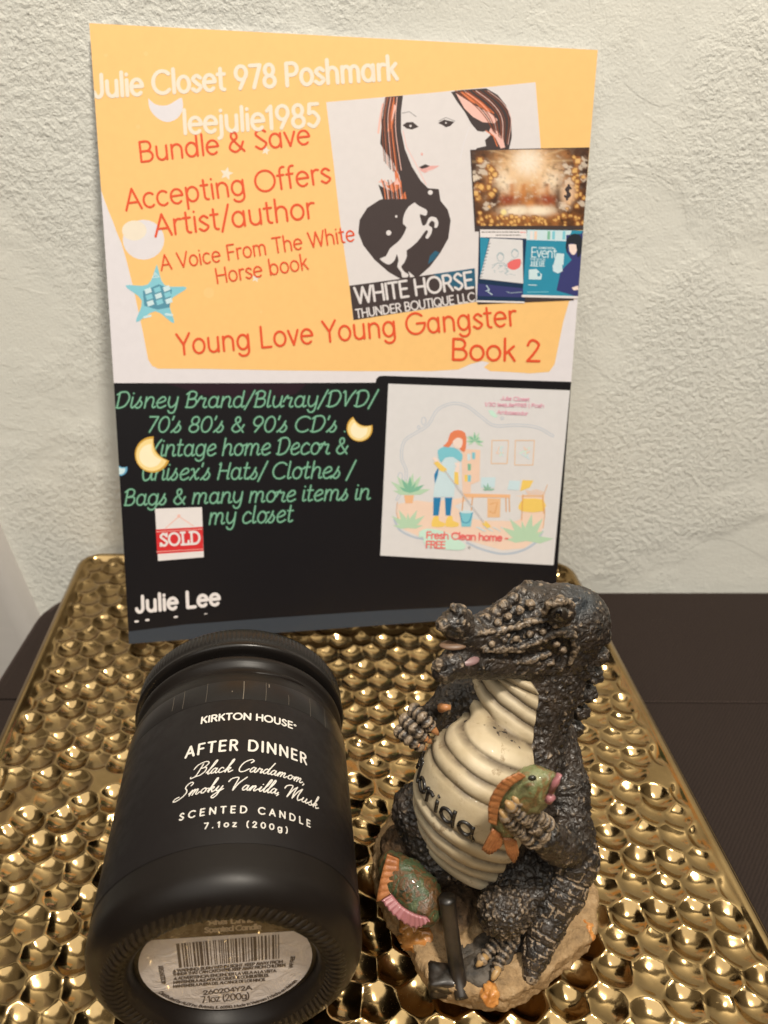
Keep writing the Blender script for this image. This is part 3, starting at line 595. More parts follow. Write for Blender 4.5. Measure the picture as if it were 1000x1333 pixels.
# moons --------------------------------------------------------------
for c, r, rot, ks in (((198, 594), 21, .25, ('moonshade', 'moon', 'moonw')), ((468, 560), 15.5, -.35, ('moonshade', 'moon', 'moonw')), ((157, 612), 9, -.4, ('dusk', 'skyblue', 'starlight'))):
    a = Art()
    for sc_, kk, ly in ((1.12, ks[0], 6), (1, ks[1], 7), (.72, ks[2], 8)):
        out = [(math.cos(q), math.sin(q)) for q in np.linspace(.10, 2 * math.pi - 1.75, 26)]; p_, q_ = np.array(out[-1]), np.array(out[0]); mid_ = (p_ + q_) / 2; bul = np.array((-.68, .70)) * .42
        inn = [tuple((1 - f) ** 2 * p_ + 2 * f * (1 - f) * (mid_ + bul * 1.6) + f * f * q_) for f in np.linspace(.04, .96, 14)]
        pts = [((x + .25) * sc_ - .25, (y - .25) * sc_ + .25) for x, y in out + inn]
        pts = [(c[0] + r * (x * math.cos(rot) - y * math.sin(rot)) * .98, c[1] + r * (x * math.sin(rot) + y * math.cos(rot)) - 2) for x, y in pts]
        a.poly(pts, I[kk], ly)
    a.build('moon_print', on_page, flyer)
# sold sign ------------------------------------------------------------
a = Art()
a.poly([(202, 662), (263, 660), (265.5, 725), (206, 730)], I['signwhite'], 6); a.poly([(203, 689), (264, 685.5), (265, 717), (205, 721)], I['signred'], 7)
a.line([(216, 687), (233, 672), (252, 684.5)], 1.2, I['hairpink'], 7, sharp=True); a.disc((233, 671.5), 2.2, I['hairpink'], 7.5, n=10)
for k in range(2): a.line([(204, 692 + k * 26), (264, 688.5 + k * 26)], .7, I['hairpink'], 8)
a.text('SOLD', (208.5, 710.5), (262, 707), 15.5, 2.9, I['signwhite'], 9, font=SLAB)
a.build('sold_sign_print', on_page, flyer)
# housekeeping illustration -------------------------------------------
a = Art()
a.poly([(505.6, 499.5), (742, 508), (720.6, 735.5), (495, 723)], I['paper2'], 3)
fl = C7([(75, 650), (180, 630), (250, 640), (400, 620), (520, 600), (700, 605), (870, 600), (868, 760), (840, 830), (760, 890), (640, 900), (500, 860), (400, 830), (200, 830), (110, 790), (70, 730)]); a.poly(fl, I['floor'], 4)
a.poly(C7([(380, 660), (520, 610), (740, 610), (740, 730), (640, 740), (480, 730)]), I['paper2'], 4.5, smooth=3)
wl_ = [(70, 625), (110, 550), (120, 470), (95, 400), (110, 310), (180, 260), (240, 220), (290, 140), (370, 105), (450, 120), (530, 180), (600, 225), (720, 222), (830, 235), (915, 280)]
a.line(spline(C7(wl_), 6), 3.6, I['line'], 5); a.line(spline(C7(wl_), 6), 2.0, I['paper2'], 6)
wb = [(55, 735), (85, 790), (150, 825), (210, 840)]; a.line(spline(C7(wb), 6), 2.6, I['line'], 5)
wb = [(450, 860), (530, 895), (640, 920), (740, 905), (820, 860), (858, 800)]; a.line(spline(C7(wb), 6), 2.8, I['line'], 5)
a.line(spline(C7([(72, 640), (68, 700), (90, 760)]), 5), .8, I['woodline'], 5); a.line(spline(C7([(862, 780), (872, 690), (862, 620), (885, 545)]), 5), .8, I['woodline'], 5)
for c, rx, ry in (((215, 200), 3, 5), ((188, 233), 1.6, 2), ((88, 500), 3, 5), ((640, 185), 2, 1.6)): a.line([(C7([c])[0][0] + rx * math.cos(q), C7([c])[0][1] + ry * math.sin(q)) for q in np.linspace(0, 6.28, 13)[:-1]], .8, I['line'], 6, closed=True)
a.poly(C7([(565, 140), (590, 142), (618, 175), (600, 182), (575, 165)]), I['mint'], 6)
def leaves(cx, cy, n, L0, spread, m, base=-90, ly=7):
    for k in range(n):
        an = math.radians(base + spread * (k / (n - 1) - .5)); L_ = L0 * (.75 + .35 * math.sin(k * 2.1) ** 2); d = np.array([math.cos(an), math.sin(an)]); nn2 = np.array([-d[1], d[0]]); c = np.array([cx, cy])
        a.poly(C7([c, c + d * L_ * .5 + nn2 * L_ * .13, c + d * L_, c + d * L_ * .5 - nn2 * L_ * .13]), m, ly + k * .02)
leaves(135, 600, 8, 120, 150, I['leaf']); leaves(140, 590, 5, 90, 120, I['dleaf'], ly=7.3); leaves(490, 310, 9, 55, 240, I['leaf']); leaves(492, 308, 5, 45, 200, I['dleaf'], ly=7.3); leaves(562, 575, 5, 40, 160, I['dleaf'], ly=12)
leaves(130, 780, 7, 110, 160, I['leaf']); leaves(770, 850, 8, 150, 170, I['leaf'])
a.poly(C7([(108, 602), (162, 602), (155, 645), (116, 645)]), I['apricot'], 9)
a.poly(C7([(430, 352), (522, 356), (518, 525), (470, 545), (470, 590), (425, 590), (420, 360)]), I['peach'], 7)
for x, y, k in ((460, 395, 'paleblue'), (485, 388, 'teal'), (462, 450, 'dleaf'), (445, 510, 'yellow'), (462, 510, 'teal')): a.poly(C7([(x - 9, y - 18), (x + 9, y - 18), (x + 8, y + 18), (x - 8, y + 18)]), I[k], 8)
for x0, x1, y0, y1 in ((585, 675, 305, 430), (712, 815, 305, 438)):
    a.line(C7([(x0, y0), (x1, y0), (x1 - 8, y1), (x0 - 4, y1), (x0, y0)]), 1.0, I['wood'], 7, sharp=True)
    for k in range(7): a.line(C7([(rng.uniform(x0 + 20, x1 - 25), rng.uniform(y0 + 30, y1 - 30)), (rng.uniform(x0 + 20, x1 - 25), rng.uniform(y0 + 30, y1 - 30))]), 1.3, I[('peach', 'paleblue', 'mint')[k % 3]], 7)
a.poly(C7([(528, 505), (605, 505), (600, 560), (524, 560)]), I['paleblue'], 8); a.poly(C7([(680, 522), (740, 525), (730, 575), (668, 572)]), I['paleblue'], 8); a.poly(C7([(750, 520), (810, 522), (790, 560), (738, 580)]), I['yellow'], 8)
a.poly(C7([(425, 592), (685, 598), (683, 616), (425, 612)]), I['apricot'], 9)
for x in (430, 480, 660, 678): a.line(C7([(x, 612), (x - (8 if x < 500 else -2), 690)]), 1.3, I['woodline'], 8)
a.poly(C7([(560, 618), (632, 620), (628, 722), (560, 722)]), I['wood'], 9); a.line(C7([(575, 650), (615, 640), (600, 700), (570, 690)]), 1.0, I['woodline'], 10)
a.poly(C7([(755, 620), (862, 625), (866, 688), (750, 690), (728, 660)]), I['yellow'], 9, smooth=2); a.line(C7([(752, 600), (745, 735)]), 1.2, I['woodline'], 10); a.line(C7([(860, 600), (866, 700)]), 1.2, I['woodline'], 10); a.line(C7([(752, 604), (862, 606)]), 2.0, I['wood'], 10)
for k in range(9): a.line(C7([(770 + k * 11, 575 + 5 * math.sin(k)), (785 + k * 10, 600)]), 1.4, I['peach'], 9)
# the woman with the mop
a.poly(C7([(268, 615), (308, 615), (296, 712), (266, 712)]), I['navy'], 9); a.poly(C7([(330, 615), (370, 615), (360, 712), (334, 712)]), I['navy'], 9); a.poly(C7([(300, 440), (290, 500), (275, 540), (272, 490)]), I['navy'], 9)
for x in (290, 365): a.poly(C7([(x - 30, 740), (x - 18, 716), (x + 6, 716), (x + 8, 740), (x + 38, 752), (x + 34, 772), (x - 30, 772)]), I['yellow'], 9, smooth=2)
a.poly(C7([(330, 390), (400, 395), (390, 500), (378, 612), (266, 612), (275, 540), (300, 470)]), I['paleblue'], 10); a.poly(C7([(290, 360), (320, 340), (380, 345), (425, 380), (415, 420), (375, 395), (330, 400), (310, 425), (295, 400)]), I['teal'], 11, smooth=2)
a.poly(C7([(262, 400), (280, 395), (305, 430), (290, 445)]), I['skin'], 10); a.poly(C7([(268, 425), (290, 418), (340, 460), (338, 480), (305, 470)]), I['yellow'], 12); a.poly(C7([(385, 425), (408, 425), (408, 500), (385, 505)]), I['skin'], 10); a.poly(C7([(380, 475), (402, 478), (405, 545), (380, 540)]), I['yellow'], 12)
a.poly(C7([(320, 335), (345, 310), (360, 265), (400, 248), (440, 265), (446, 320), (435, 368), (405, 345), (395, 300), (370, 320), (350, 342)]), I['redhair'], 12, smooth=2); a.poly(C7([(372, 310), (395, 290), (425, 300), (420, 340), (400, 350), (378, 340)]), I['skin'], 13, smooth=2)
a.line(C7([(330, 470), (545, 755)]), 1.8, I['grey'], 13); a.line(C7([(330, 470), (545, 755)]), 1.0, I['paper2'], 14); a.poly(C7([(530, 755), (552, 742), (580, 770), (560, 782)]), I['yellow'], 14)
a.poly(C7([(410, 690), (482, 692), (470, 772), (420, 772)]), I['teal'], 12); a.line(spline(C7([(410, 695), (425, 745), (460, 745), (480, 695)]), 5), 1.0, I['navy'], 13); a.disc(C7([(446, 692)])[0], 8.5, I['paleblue'], 13, ry=1.8, n=16)
for k in range(10): a.line(C7([(500 + k * 15, 775 + (k % 3) * 8), (525 + k * 13, 780 + (k % 3) * 8)]), 1.2, I['paleblue'], 11)
a.poly(C7([(190, 800), (235, 782), (330, 800), (430, 860), (440, 885), (400, 900), (230, 880), (215, 830), (190, 832)]), I['mint'], 15, smooth=2)
a.text('Fresh Clean home -', C7([(228, 835)])[0], C7([(672, 850)])[0], 8.4, 1.9, I['coral'], 17); a.text('FREE', C7([(226, 886)])[0], C7([(332, 888)])[0], 8.4, 1.9, I['coral'], 17); a.text('o', C7([(455, 890)])[0], C7([(468, 891)])[0], 4, .8, I['grey'], 17)
for s, y, x0, x1 in (('Julie Closet', 84, 632, 788), ('1/30 leejulie1985 | Posh', 118, 545, 868), ('Ambassador', 160, 612, 780)): a.text(s, C7([(x0, y)])[0], C7([(x1, y + 8)])[0], 4.6, .85, I['rose'], 17)
a.build('housekeeping_picture', on_page, flyer, CUT)

# ================================================================== candle jar lying on its side
JB = np.array([-.0432, .121, .0378]); JD = np.array([-.115, .993, 0]); JD /= np.linalg.norm(JD)
JX = np.array([JD[1], -JD[0], 0]); JZ = np.array([0, 0, 1.0]); JR = .0375
def jar_pt(r, phi, t): return JB + JD * t + r * (JX * math.sin(phi) + JZ * math.cos(phi))
def lathe(name, prof, mats, parent, n=128, fn=None, smooth=True):
    P = np.array([[jar_pt(r if fn is None else fn(r, p, t), p, t) for p in np.linspace(0, 2 * math.pi, n, endpoint=False)] for r, t in prof])
    return link(name, grid_mesh(P, wrap=True), parent, mats, smooth)
jar = empty('candle_jar', tuple(JB + JD * .045 - np.array([0, 0, JR])), 'black scented candle jar lying on its side, barcode sticker on its base', 'candle')
mj = mat('black_coated_glass', (.009, .0066, .0055), .40, spec=.24); t = NT(mj); t.rough(t.rng(t.noise(70, 4), .3, .8, .36, .48)); t.bump(t.noise(240, 3), .00006, .3)
ml = mat('label_black', (.0095, .0074, .0074), .52, spec=.22); t = NT(ml); t.rough(t.rng(t.noise(220, 3), .3, .7, .42, .55))
mw = mat('label_white_ink', (.66, .625, .575), .5)
mlid = mat('lid_black', (.011, .009, .008), .36, spec=.32); t = NT(mlid); t.rough(t.rng(t.noise(110, 3), .3, .8, .26, .42))
mgr = mat('heel_glass', (.020, .014, .009), .34, spec=.3)
def arc_prof(r0, t0, rr, tt, a0, a1, n): return [(r0 + rr * math.sin(a), t0 - tt * math.cos(a)) for a in np.linspace(a0, a1, n)]
body = [(.0245, -.0012), (.0252, -.0040), (.0264, -.0056)] + arc_prof(.0292, .0018, .0083, .0085, -.05, math.pi / 2, 12)
body += [(JR, .006), (JR, .02), (JR, .045), (JR, .064), (JR - .0001, .0700), (JR - .0006, .0730), (JR - .0015, .0755), (JR - .0024, .0775), (JR - .0022, .0787), (JR - .0012, .0797), (JR - .0006, .0808), (JR - .0006, .0820), (JR - .0012, .0831), (JR - .0026, .0838), (JR - .0046, .0842), (JR - .0050, .0850), (JR - .0050, .0900)]
link_body = lathe('glass_body', body, [mj], jar)
# stippled ring of short ribs moulded round the heel
rv = []; rf = []
for k in range(84):
    p = 2 * math.pi * k / 84; dp = .024
    b = len(rv)
    for (r, t_) in ((.0268, -.0060), (.0285, -.0071), (.0305, -.0072), (.0325, -.0060)):
        for q, lift in ((-dp, -.0004), (0, .00055), (dp, -.0004)):
            rv.append(jar_pt(r, p + q + (r - .0295) * 16, t_ - lift * (1 if .0275 < r < .032 else .2)))
    for i in range(3):
        for j in range(2): a0 = b + i * 3 + j; rf.append((a0, a0 + 1, a0 + 4, a0 + 3))
link('heel_ribs', mesh_from(rv, rf), jar, [mgr])
lathe('base_disc', [(.0001, -.0013), (.0120, -.0013), (.0248, -.0012)], [mgr], jar, 64)
# thread lug under the lid
th = []
for k in range(40):
    p = .15 + k / 39 * .62; w = math.sin(k / 39 * math.pi) ** .5
    th.append([jar_pt(JR - .0020 + .0011 * w * math.sin(a), p, .0752 + .0014 * k / 39 + .0011 * w * math.cos(a)) for a in np.linspace(0, math.pi, 7)])
link('thread_lug', grid_mesh(np.array(th)), jar, [mj])
# lid ----------------------------------------------------------------
lidp = [(JR - .0044, .0866), (JR - .0012, .0863), (JR - .0002, .0865), (JR + .0005, .0870), (JR + .0006, .0876), (JR, .0884), (JR - .0003, .0890), (JR - .0003, .0900), (JR, .0906), (JR + .0002, .0912), (JR + .0002, .0955), (JR - .0004, .0966), (JR - .0018, .0972), (JR - .0035, .0968), (.02, .0966), (.0001, .0966)]
def knurl(r, p, t_): return r + (.00014 * math.sin(p * 150) if .0908 < t_ < .0958 else 0)
lathe('lid', lidp, [mlid], jar, 880, knurl)
# wrap-round label and its seam/cling band -----------------------------
lab = [(JR + .0001, .0078), (JR + .00016, .0080), (JR + .00016, .03), (JR + .00016, .0602), (JR + .0001, .0604)]
def lathe_part(name, prof, p0, p1, mats, n=120):
    P = np.array([[jar_pt(r, p, t_ + .0008 * math.sin(p * 1.0)) for p in np.linspace(p0, p1, n)] for r, t_ in prof]); return link(name, grid_mesh(P), jar, mats)
label = lathe_part('front_label', lab, math.radians(-115), math.radians(122), [ml])
mb_ = mat('tape_band', (.010, .008, .0075), .30, spec=.3); t = NT(mb_); t.bump(t.noise(160, 3), .00012, .5)
lathe_part('seal_band', [(JR + .00004, .0606), (JR + .0001, .0608), (JR + .0001, .0690), (JR + .00002, .0693)], math.radians(-70), math.radians(100), [mb_])
PH0 = math.radians(11.6)
def on_label(s, t_, h): return jar_pt(JR + .00022 + h, PH0 + s / JR, t_)
def lab_text(s, t0, p0, p1, cap, w, font=G, slant=0, spacing=0, name='label_lettering'):
    a = Art(.00001); a.text(s, ((math.radians(p0) - PH0) * JR, t0), ((math.radians(p1) - PH0) * JR, t0), cap, w, mw, 1, font=font, slant=slant, spacing=spacing, up=1, res=1.4)
    return a.build(name, on_label, jar)
lab_text('KIRKTON HOUSE', .0517, -11.2, 33.0, .0026, .00056, spacing=9)
lab_text('®', .0512, 33.4, 35.2, .0026, .00020)
lab_text('AFTER DINNER', .0393, -16.6, 40.4, .0039, .00070, spacing=22)
lab_text('Black Cardamom,', .0312, -11.5, 39.0, .0044, .00034, HAND, 16, 2)
lab_text('Smoky Vanilla, Musk', .0247, -17.5, 45.6, .0044, .00034, HAND, 16, 2)
lab_text('SCENTED CANDLE', .0172, -15.6, 41.2, .0021, .00040, spacing=42)
lab_text('7.1oz (200g)', .0128, -4.6, 29.8, .0017, .00034, spacing=38)
# scratches through the band
a = Art(); ms = mat('bare_scratch', (.16, .135, .105), .35)
for ph, t0, t1, w in ((-22, .0610, .0690, .0001), (-10, .0608, .0692, .00008), (19, .0608, .0692, .0001), (44, .0608, .069, .0001), (55, .0608, .069, .00016), (8.0, .0606, .0688, .00022), (20.5, .0672, .0686, .0003), (-28, .062, .068, .00012), (31, .0615, .066, .0001), (2.5, .064, .0643, .0003)):
    s = (math.radians(ph) - PH0) * JR; a.line([(s, t0), (s + .0001, (t0 + t1) / 2), (s, t1)], w, ms, 1)
a.build('scratch', lambda s, t_, h: jar_pt(JR + .00018 + h, PH0 + s / JR, t_), jar)
# sticker under the base ------------------------------------------------
mst = mat('sticker_paper', (.66, .60, .57), .30, spec=.5, coat=.4); t = NT(mst); bz = t.noise(130, 4, .6, dist=1.0); t.bump(bz, .0009, .8)
mtx = mat('sticker_ink', (.10, .075, .06), .4); mdk = mat('sticker_dark_field', (.10, .065, .032), .25, coat=.4); t = NT(mdk); t.bump(t.noise(130, 4, .6, dist=1.0), .0009, .8)
mcr = mat('sticker_cream_ink', (.48, .38, .26), .45)
SR = .0233
def on_base(x, y, h): return JB + JD * (-.0014 - h) + JX * x + JZ * y
cx = lambda X_, Y_: ((X_ - 455) / 373 * SR, -(Y_ - 275) / 210 * SR)
a = Art(.00004)
a.disc((0, 0), SR, mst, 1, n=64)
th0 = math.asin(min(1, cx(0, 165)[1] / SR))
a.poly([(SR * .999 * math.cos(q), SR * .999 * math.sin(q)) for q in np.linspace(th0 - .06, math.pi - th0 - .10, 30)], mdk, 2)
base_st = a.build('base_sticker', on_base, jar)
a = Art(.00004); x = 262
r2 = random.Random(5)
while x < 700:
    w = r2.choice((4, 4, 7, 9, 13)); p, q = cx(x, 0)[0], cx(min(x + w, 702), 0)[0]
    a.poly([(p, cx(0, 168 + x * .02)[1]), (q, cx(0, 168 + x * .02)[1]), (q - .0007, cx(0, 268 + x * .02)[1]), (p - .0007, cx(0, 268 + x * .02)[1])], mtx, 3); x += w + r2.choice((4, 5, 8, 11))
def st(s, X0, Y0, X1, Y1, cap, w, m_=None): a.text(s, cx(X0, Y0), cx(X1, Y1), cap, w, m_ or mtx, 4, up=1, res=.8)
st('After Dinner', 412, 112, 607, 120, .0021, .0005, mcr); st('Scented Candle', 388, 140, 622, 150, .0021, .0005, mcr)
for s, X0, Y0, X1, Y1 in (('^ WARNING: BURN WITHIN SIGHT. KEEP AWAY FROM', 222, 288, 696, 302), ('THINGS THAT CAN CATCH FIRE. KEEP AWAY FROM CHILDREN.', 218, 303, 708, 318), ('^ ADVERTENCIA: ENCENDER LA VELA A LA VISTA.', 218, 321, 665, 338), ('MANTENERLA ALEJADA DE OBJETOS COMBUSTIBLES.', 212, 338, 628, 354), ('MANTENERLA FUERA DEL ALCANCE DE LOS NIÑOS.'.replace('Ñ', 'N'), 207, 355, 610, 372)): st(s, X0, Y0, X1, Y1, .00125, .00026)
st('260204Y2A', 328, 402, 545, 404, .0020, .00038); st('7.1oz (200g)', 312, 438, 528, 444, .0031, .00036)
a.text('40239581', cx(180, 335), cx(186, 255), .0011, .0003, mtx, 4, up=1, res=.6); a.text('VAP FREE', cx(735, 330), cx(752, 280), .0010, .00024, mtx, 4, up=1, res=.6)
sarc, wid = strokes('Distributed by ALDI Inc. Batavia, IL 60510. Made in Vietnam / Hecho en Vietnam', res=.6)
for pts, closed, sharp in sarc:
    rr_ = lambda q: SR - .0009 - q[1] * .000016
    a.line([(rr_(q) * math.cos(math.radians(208 + 118 * q[0] / wid)), rr_(q) * math.sin(math.radians(208 + 118 * q[0] / wid))) for q in pts], .00024, mtx, 4, closed, sharp)
stl = a.build('sticker_print', on_base, jar)

# ================================================================== alligator figurine (millimetres, then metres)
fig = empty('alligator_figurine', (.036, .165, 0), 'painted resin alligator souvenir figurine standing upright on a sandy base and hugging a green fish', 'figurine')
VOX = .46
class SDF:
    def __init__(s, lo, hi, vox=VOX):
        s.lo = np.array(lo, np.float32); s.vox = vox; s.n = np.ceil((np.array(hi) - lo) / vox).astype(int) + 1
        s.ax = [s.lo[i] + vox * np.arange(s.n[i], dtype=np.float32) for i in range(3)]
        s.d = np.full(s.n, 8.0, np.float32)
    def box(s, c0, c1):
        i0 = np.clip(((c0 - s.lo) / s.vox).astype(int), 0, s.n - 1); i1 = np.clip(((c1 - s.lo) / s.vox).astype(int) + 2, 1, s.n)
        sl = tuple(slice(a, b) for a, b in zip(i0, i1))
        X, Y, Z = np.meshgrid(*[s.ax[i][sl[i]] for i in range(3)], indexing='ij', sparse=True)
        return sl, X, Y, Z
    def join(s, sl, d, k, sub=False):
        a = s.d[sl]
        if sub: d = -d; h = np.clip(.5 - .5 * (a - d) / k, 0, 1) if k else (d > a); s.d[sl] = np.maximum(a, d) if not k else a * (1 - h) + d * h + k * h * (1 - h)
        else:
            h = np.clip(.5 + .5 * (a - d) / k, 0, 1); s.d[sl] = a * (1 - h) + d * h - k * h * (1 - h)
    def cone(s, a, ra, b, rb, k=2.5, sub=False):
        a = np.array(a, np.float32); b = np.array(b, np.float32); m = max(ra, rb) + 6
        sl, X, Y, Z = s.box(np.minimum(a, b) - m, np.maximum(a, b) + m); v = b - a; L = float(v @ v) + 1e-9
        t = np.clip(((X - a[0]) * v[0] + (Y - a[1]) * v[1] + (Z - a[2]) * v[2]) / L, 0, 1)
        d = np.sqrt((X - a[0] - t * v[0]) ** 2 + (Y - a[1] - t * v[1]) ** 2 + (Z - a[2] - t * v[2]) ** 2) - (ra + (rb - ra) * t)
        s.join(sl, d, k, sub)
    def chain(s, pts, rs, k=2.0):
        for p, q, r0, r1 in zip(pts, pts[1:], rs, rs[1:]): s.cone(p, r0, q, r1, k)
    def chain_sub(s, pts, r):
        for p, q in zip(pts, pts[1:]): s.cone(p, r, q, r, .4, sub=True)
    def ell(s, c, r, rot=None, k=2.5, sub=False):
        c = np.array(c, np.float32); r = np.array(r, np.float32); m = r.max() + 6
        sl, X, Y, Z = s.box(c - m, c + m); R = np.eye(3) if rot is None else np.array(rot)
        q = [(R[0, i] * (X - c[0]) + R[1, i] * (Y - c[1]) + R[2, i] * (Z - c[2])) for i in range(3)]
        k0 = np.sqrt(sum((q[i] / r[i]) ** 2 for i in range(3))); k1 = np.sqrt(sum((q[i] / r[i] ** 2) ** 2 for i in range(3))) + 1e-6
        s.join(sl, k0 * (k0 - 1) / k1, k, sub)
    def sample(s, P):
        q = (np.asarray(P) - s.lo) / s.vox; q = np.clip(q, 0, s.n - 1.001); i = q.astype(int); f = q - i; out = 0
        for dx in (0, 1):
            for dy in (0, 1):
                for dz in (0, 1):
                    w = (f[..., 0] if dx else 1 - f[..., 0]) * (f[..., 1] if dy else 1 - f[..., 1]) * (f[..., 2] if dz else 1 - f[..., 2])
                    out = out + w * s.d[i[..., 0] + dx, i[..., 1] + dy, i[..., 2] + dz]
        return out
    def grad(s, P, h=.5):
        g = np.stack([s.sample(P + np.eye(3)[i] * h) - s.sample(P - np.eye(3)[i] * h) for i in range(3)], -1); return g / (np.linalg.norm(g, axis=-1, keepdims=True) + 1e-9)
    def mesh(s):
        d = s.d; neg = d < 0
        c = [neg[i:neg.shape[0] - 1 + i, j:neg.shape[1] - 1 + j, k:neg.shape[2] - 1 + k] for i in (0, 1) for j in (0, 1) for k in (0, 1)]
        cnt = sum(x.astype(np.int8) for x in c); act = (cnt > 0) & (cnt < 8); idx = np.full(act.shape, -1, np.int32); I_ = np.argwhere(act); idx[act] = np.arange(len(I_))
        off = np.array([(i, j, k) for i in (0, 1) for j in (0, 1) for k in (0, 1)]); dv = np.stack([d[tuple((I_ + o).T)] for o in off], 1)
        acc = np.zeros((len(I_), 3)); num = np.zeros(len(I_))
        for a in range(8):
            for b in range(a + 1, 8):
                if np.abs(off[a] - off[b]).sum() != 1: continue
                m = (dv[:, a] < 0) != (dv[:, b] < 0); t_ = dv[m, a] / (dv[m, a] - dv[m, b]); acc[m] += off[a] + t_[:, None] * (off[b] - off[a]); num[m] += 1
        V = s.lo + s.vox * (I_ + acc / num[:, None]); Q = []
        for ax in range(3):
            u, v = [(1, 2), (2, 0), (0, 1)][ax]
            sl0 = [slice(None)] * 3; sl1 = [slice(None)] * 3; sl0[ax] = slice(0, -1); sl1[ax] = slice(1, None)
            cr = np.argwhere(neg[tuple(sl0)] != neg[tuple(sl1)]); cr = cr[(cr[:, u] > 0) & (cr[:, v] > 0) & (cr[:, u] < d.shape[u] - 1) & (cr[:, v] < d.shape[v] - 1)]
            eu = np.eye(3, dtype=int)[u]; ev = np.eye(3, dtype=int)[v]
            q = np.stack([idx[tuple((cr - eu - ev).T)], idx[tuple((cr - ev).T)], idx[tuple(cr.T)], idx[tuple((cr - eu).T)]], 1)
            fl = ~neg[tuple(cr.T)]; q[fl] = q[fl][:, ::-1]; Q.append(q)
        Q = np.concatenate(Q); return V, Q[(Q >= 0).all(1)]

g = SDF((-22, 112, -2), (92, 224, 128))
# trunk
TB = np.array((33., 170., 30.)); TT = np.array((47., 189., 80.))
g.cone(TB, 20, TT, 15.5, 3); g.ell((30.5, 165.5, 50), (19.5, 19.5, 27), k=4); g.ell((47, 173, 46), (12, 15, 24), k=5)
trunk = SDF((-22, 112, -2), (92, 224, 128), .9); trunk.cone(TB, 20, TT, 15.5, 3); trunk.ell((30.5, 165.5, 50), (19.5, 19.5, 27), k=4); trunk.cone((60, 194, 92), 12, (48, 189, 74), 16, 4)
# neck and head
g.cone((60, 195, 94), 11, (48, 189, 74), 14.5, 5)
g.ell((60, 193, 98), (11, 11, 11), k=4)
g.chain([(57.9, 189.0, 98.9), (44.4, 185.0, 103.0), (33.3, 180.0, 102.9), (23.7, 175.5, 106.5)], [9.5, 8.6, 6.6, 5.4], 3)
g.chain([(53.9, 190.0, 106.2), (43.7, 187.0, 108.7), (37.4, 184.0, 107.3), (32.1, 181.0, 105.6)], [6.6, 5.8, 4.4, 4.2], 2.5)      # forehead slope
g.chain([(56.5, 186.0, 91.2), (44.8, 181.0, 92.4), (32.1, 176.0, 96.2), (20.0, 170.0, 100.3)], [7.6, 5.8, 5.2, 4.4], 2.2)
g.ell((20.2, 174.0, 111.7), (4.6, 4.6, 4.2), k=2); g.ell((21.5, 175.0, 114.8), (2.5, 2.6, 2.8), k=1.0); g.ell((23.8, 177.0, 112.1), (1.9, 1.9, 2.0), k=.8); g.cone((20.5, 174.0, 115.8), 1.8, (19.5, 174.0, 118.0), 1.0, .8); g.ell((16.7, 171.5, 113.4), (2.2, 2.4, 2.2), k=1)
g.ell((17.0, 168.0, 99.4), (3.4, 3.6, 3.4), k=1.2); g.ell((15.7, 167.0, 102.3), (2, 2, 2), k=.8); g.ell((18.4, 168.0, 97.4), (2, 2.4, 1.8), k=.8)
g.cone((14.1, 165.0, 108.6), 3.2, (25.9, 168.8, 104.5), 1.4, .6, sub=True)                            # parted at the tip
g.chain_sub([(23.9, 167.3, 105.8), (30.7, 169.0, 104.3), (39.2, 172.5, 101.3), (45.9, 174.0, 102.0)], .75)
g.cone((45.4, 190.0, 111.4), 3.6, (43.8, 190.0, 113.7), 1.8, 1.2); g.ell((47.8, 190.0, 110.8), (4, 4, 3), k=1.5); g.ell((55.4, 190.0, 109.4), (6.5, 5.5, 3.0), k=1.2); g.ell((60.6, 191.0, 105.4), (5, 5, 3.4), k=1.0)
g.ell((50.8, 178.0, 112.5), (4.8, 3.2, 4.0), k=1.2); g.ell((49.8, 174.5, 115.2), (3.1, 2.2, 2.5), k=.3, sub=True)   # eye mound and socket
g.chain([(46.1, 176.5, 113.1), (47.3, 176.0, 117.3), (50.2, 176.0, 118.4), (54.3, 178.0, 115.2)], [.9, 1.4, 1.5, 1.1], .5)     # brow fold
g.chain([(47.1, 176.5, 111.4), (49.8, 175.8, 110.0), (53.6, 177.0, 109.9)], [.7, 1.0, .8], .5)
g.chain([(45.5, 177.0, 111.0), (39.2, 176.0, 109.5), (33.3, 174.5, 108.5), (26.8, 172.5, 109.6)], [1.2, 1.1, 1.0, .9], .7)   # ridge from eye to nostril
g.chain([(39.5, 174.0, 103.2), (45.0, 175.5, 104.3), (50.9, 177.0, 106.5), (55.6, 178.5, 104.1), (57.3, 178.5, 99.4), (56.2, 178.0, 93.8)], [.9, 1.3, 1.5, 1.5, 1.4, 1.0], .6)   # jaw-hinge fold
g.chain([(29.1, 170.8, 104.8), (34.4, 172.0, 104.0), (40.4, 174.0, 102.3)], [.9, 1.0, 1.0], .6); g.chain([(26.7, 170.6, 100.3), (35.0, 173.0, 97.9), (43.5, 175.5, 96.6), (49.3, 177.0, 98.3)], [.9, 1.0, 1.0, .9], .6)
